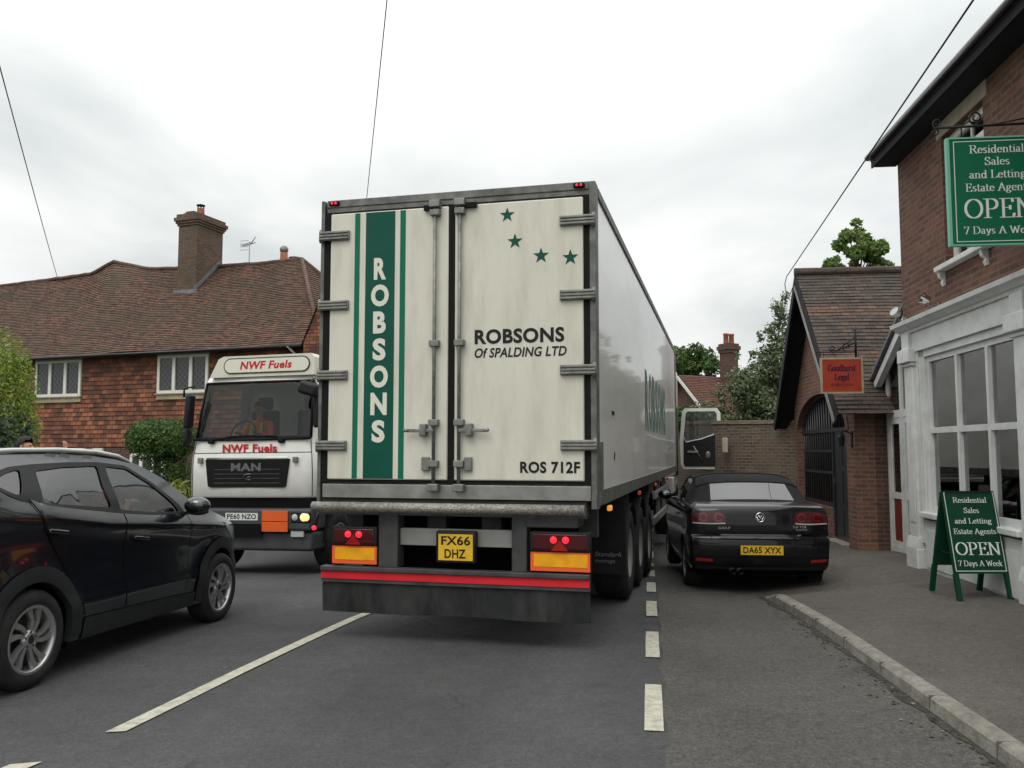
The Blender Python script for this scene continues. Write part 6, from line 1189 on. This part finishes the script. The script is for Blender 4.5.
def hand(J, B, pre, w, d, up, side, k=0, s=1.0):
    """Palm and five fingers from wrist joint w along d; up: back of the hand; side: thumb side."""
    d, side = Vector(d).normalized(), Vector(side).normalized(); W0 = Vector(J[w][:3]); P_ = W0 + d * .055 * s; J[pre + 'palm'] = (*P_, .026 * s); B.append((w, pre + 'palm', k)); n = side.cross(d)
    for i, (o, l) in enumerate(((.030, .072), (.010, .080), (-.010, .074), (-.030, .058))):
        a = P_ + d * .035 * s + side * o * s; b_ = a + (d + n * .15 + side * o * 6).normalized() * l * .55 * s; c = b_ + (d + n * .5 + side * o * 6).normalized() * l * .45 * s
        for nm, p, r in (('a', a, .010), ('b', b_, .009), ('c', c, .008)): J[f'{pre}{i}{nm}'] = (*p, r * s)
        B += [(pre + 'palm', f'{pre}{i}a', k), (f'{pre}{i}a', f'{pre}{i}b', k), (f'{pre}{i}b', f'{pre}{i}c', k)]
    a = W0 + d * .03 * s + side * .032 * s; b_ = a + (d * .6 + side).normalized() * .035 * s; c = b_ + (d + side * .5).normalized() * .03 * s
    for nm, p, r in (('a', a, .012), ('b', b_, .010), ('c', c, .009)): J[f'{pre}t{nm}'] = (*p, r * s)
    B += [(pre + 'palm', f'{pre}ta', k), (f'{pre}ta', f'{pre}tb', k), (f'{pre}tb', f'{pre}tc', k)]
def standing(H):
    k = H / 1.78
    J = dict(pelvis=(0, 0, .95, .125), waist=(0, 0, 1.10, .125), chest=(0, .01, 1.32, .15), neck0=(0, .01, 1.46, .07), neck=(0, 0, 1.53, .052), head=(0, -.02, 1.665, .092), crown=(0, -.015, 1.72, .075),
             sl=(-.18, .01, 1.44, .065), el=(-.24, .04, 1.15, .048), wl=(-.22, -.06, .92, .032), sr=(.18, .01, 1.44, .065), er=(.30, -.20, 1.30, .048), wr=(.20, -.43, 1.58, .032),
             hl=(-.10, 0, .90, .095), kl=(-.11, -.02, .50, .065), al=(-.11, .02, .09, .045), tl=(-.12, -.14, .035, .035), hr=(.10, 0, .90, .095), kr=(.11, -.02, .50, .065), ar=(.11, .02, .09, .045), tr=(.12, -.14, .035, .035))
    J = {n: (v[0] * k, v[1] * k, v[2] * k, v[3] * k) for n, v in J.items()}
    B = [('pelvis', 'waist', 1), ('waist', 'chest', 1), ('chest', 'neck0', 1), ('neck0', 'neck', 0), ('neck', 'head', 0), ('head', 'crown', 0), ('chest', 'sl', 1), ('sl', 'el', 1), ('el', 'wl', 1), ('chest', 'sr', 1), ('sr', 'er', 1), ('er', 'wr', 1)]
    for q in 'lr': B += [('pelvis', 'h' + q, 2), ('h' + q, 'k' + q, 2), ('k' + q, 'a' + q, 2), ('a' + q, 't' + q, 2)]
    return J, B
fw_ = struct(strip('pavement', 'pave', [(p[0] - 2.2, p[1]) for p in same(rl, 120)[:34]], [(p[0], p[1]) for p in same(rl, 120)[:34]], .10, n=2))
J, B = standing(1.86); hand(J, B, 'hr_', 'wr', (0, -.1, 1), None, (-1, 0, 0)); hand(J, B, 'hl_', 'wl', (0, -.1, -1), None, (1, -.3, 0))
px_, py_ = -6.72, 11.75
human('person', 'dark haired person standing beyond the dark grey car with one raised hand', (px_, py_, zg(px_, py_) + .15), R(84), J, B, ['skin', 'navy', 'navy'])
def seated(arms):
    J = dict(pelvis=(0, 0, .10, .125), waist=(0, .06, .26, .125), chest=(0, .08, .46, .15), neck0=(0, .07, .60, .07), neck=(0, .05, .67, .052), head=(0, .02, .80, .092), crown=(0, .03, .855, .075),
             sl=(-.19, .07, .57, .068), sr=(.19, .07, .57, .068), hl=(-.10, -.02, .08, .095), kl=(-.14, -.45, .14, .07), al=(-.14, -.60, -.26, .045), tl=(-.14, -.75, -.30, .035), hr=(.10, -.02, .08, .095), kr=(.14, -.45, .14, .07), ar=(.14, -.60, -.26, .045), tr=(.14, -.75, -.30, .035), **arms)
    B = [('pelvis', 'waist', 1), ('waist', 'chest', 1), ('chest', 'neck0', 1), ('neck0', 'neck', 0), ('neck', 'head', 0), ('head', 'crown', 0), ('chest', 'sl', 1), ('sl', 'el', 1), ('el', 'wl', 1), ('chest', 'sr', 1), ('sr', 'er', 1), ('er', 'wr', 1)]
    for q in 'lr': B += [('pelvis', 'h' + q, 2), ('h' + q, 'k' + q, 2), ('k' + q, 'a' + q, 2), ('a' + q, 't' + q, 2)]
    for q in 'lr': hand(J, B, q + 'h_', 'w' + q, (.0, -1, .2), None, (1 if q == 'l' else -1, 0, .3))
    return J, B
def place(frame, p): frame_m = Matrix.Translation(frame.location) @ frame.rotation_euler.to_matrix().to_4x4(); return frame_m @ Vector(p)
J, B = seated(dict(el=(-.27, -.06, .34, .048), wl=(-.17, -.30, .38, .032), er=(.27, -.06, .34, .048), wr=(.17, -.30, .38, .032)))
dv = human('person', 'lorry driver in orange and lime safety vest behind the tanker lorry windscreen', place(tk, (CX - .42, .98, 1.84)), tk.rotation_euler.z, J, B, ['skin', 'hivis', 'navy'])
m = MB(); m.box((-.09, -.07, .42), (.05, .02, .30), rot=(-.1, 0, .2), bev=.008); m.box((.09, -.07, .42), (.05, .02, .30), rot=(-.1, 0, -.2), bev=.008); m.box((0, -.085, .30), (.24, .02, .05), bev=.008); m.build('vest_band', 'yelvis', dv)
J, B = seated(dict(el=(-.25, -.10, .36, .048), wl=(-.14, -.36, .44, .032), er=(.25, -.10, .36, .048), wr=(.14, -.36, .44, .032)))
human('person', 'driver in a pink shirt at the wheel of the dark grey car', place(suv, (.38, 1.28, .78)), suv.rotation_euler.z + math.pi, J, B, ['skin', 'shirt', 'navy'])

# ------------------------------------------------------------------ litter in the gutter and on the forecourt
def litter():
    V, F = [], []
    for i in range(420):
        y = rng.uniform(2.5, 10.2) if i < 260 else rng.uniform(9, 15.5)
        kx = float(np.interp(y, [p[1] for p in KERB], [p[0] for p in KERB]))
        if i < 260: x = kx - abs(rng.normal()) * .11 - .012; z = zg(x, y) + .010
        else: x = rng.uniform(3.4, 5.3) if y < 11.5 else rng.uniform(4.4, 5.3); z = pavez(x, y) + .006
        s_ = rng.uniform(.004, .016); a = rng.uniform(0, 6.28); b = len(V); t = rng.uniform(-.3, .3)
        for k in range(5): q = a + k * 1.2566 + rng.uniform(-.3, .3); V.append((x + s_ * math.cos(q), y + s_ * 1.4 * math.sin(q), z + t * s_ * math.cos(q) + .001))
        F.append(tuple(range(b, b + 5)))
    me = bpy.data.meshes.new('leaf_litter'); me.from_pydata(V, [], F); me.materials.append(M['litter']); o = bpy.data.objects.new('leaf_litter', me); C.objects.link(o); o['kind'] = 'stuff'
M['litter'] = leafmat('dry_leaf_litter', (.03, .025, .018), (.16, .12, .07), (.30, .27, .20)); litter()
# ------------------------------------------------------------------ overhead cables
def cable(label, a, b, sag, r=.011, drop=None):
    a, b = Vector(a), Vector(b); o_ = MB(); o_.tube([a.lerp(b, t) - Vector((0, 0, sag * 4 * t * (1 - t))) for t in np.linspace(0, 1, 40)], r, 6)
    if drop: o_.tube([Vector(p) for p in drop], r * .9, 6)
    return tag(o_.build('overhead_cable', 'wire'), label, 'cable', 'overhead telephone cables')
cable('thin overhead cable running down to the cottage roof ridge at far left', (-.3, -3, 7.5), (-14.64, 27.0, 7.25), .12, .009)
cable('thin overhead cable rising steeply above the cream lorry', (.35, 1, 8.0), (-4.26, 24.3, 8.75), 0, .009)
cable('overhead cable reaching the gable peak of the gatehouse', (1.07, -7, 5.1), (5.40, 16.5, 5.08), .0, .009, drop=[(5.40, 16.5, 5.08), (5.36, 16.5, 4.93), (5.42, 16.6, 4.72), (5.50, 16.75, 4.68), shop(-5.3, -.24, 5.0), shop(-5.3, -.22, 5.1)])
tp = thing('telegraph_pole', 'weathered wooden telegraph pole standing behind the cream lorry', 'pole', (-4.25, 24.35, zg(-4.25, 24.3)))
m = MB(); m.tube([(0, 0, -.3), (0, 0, 9.15)], .13, 12, r2=.09); m.build('post', 'pole', tp); m = MB(); m.tube([(0, -.12, 8.9), (0, -.12, 9.08)], .03, 8); m.build('insulator', 'stonecream', tp)
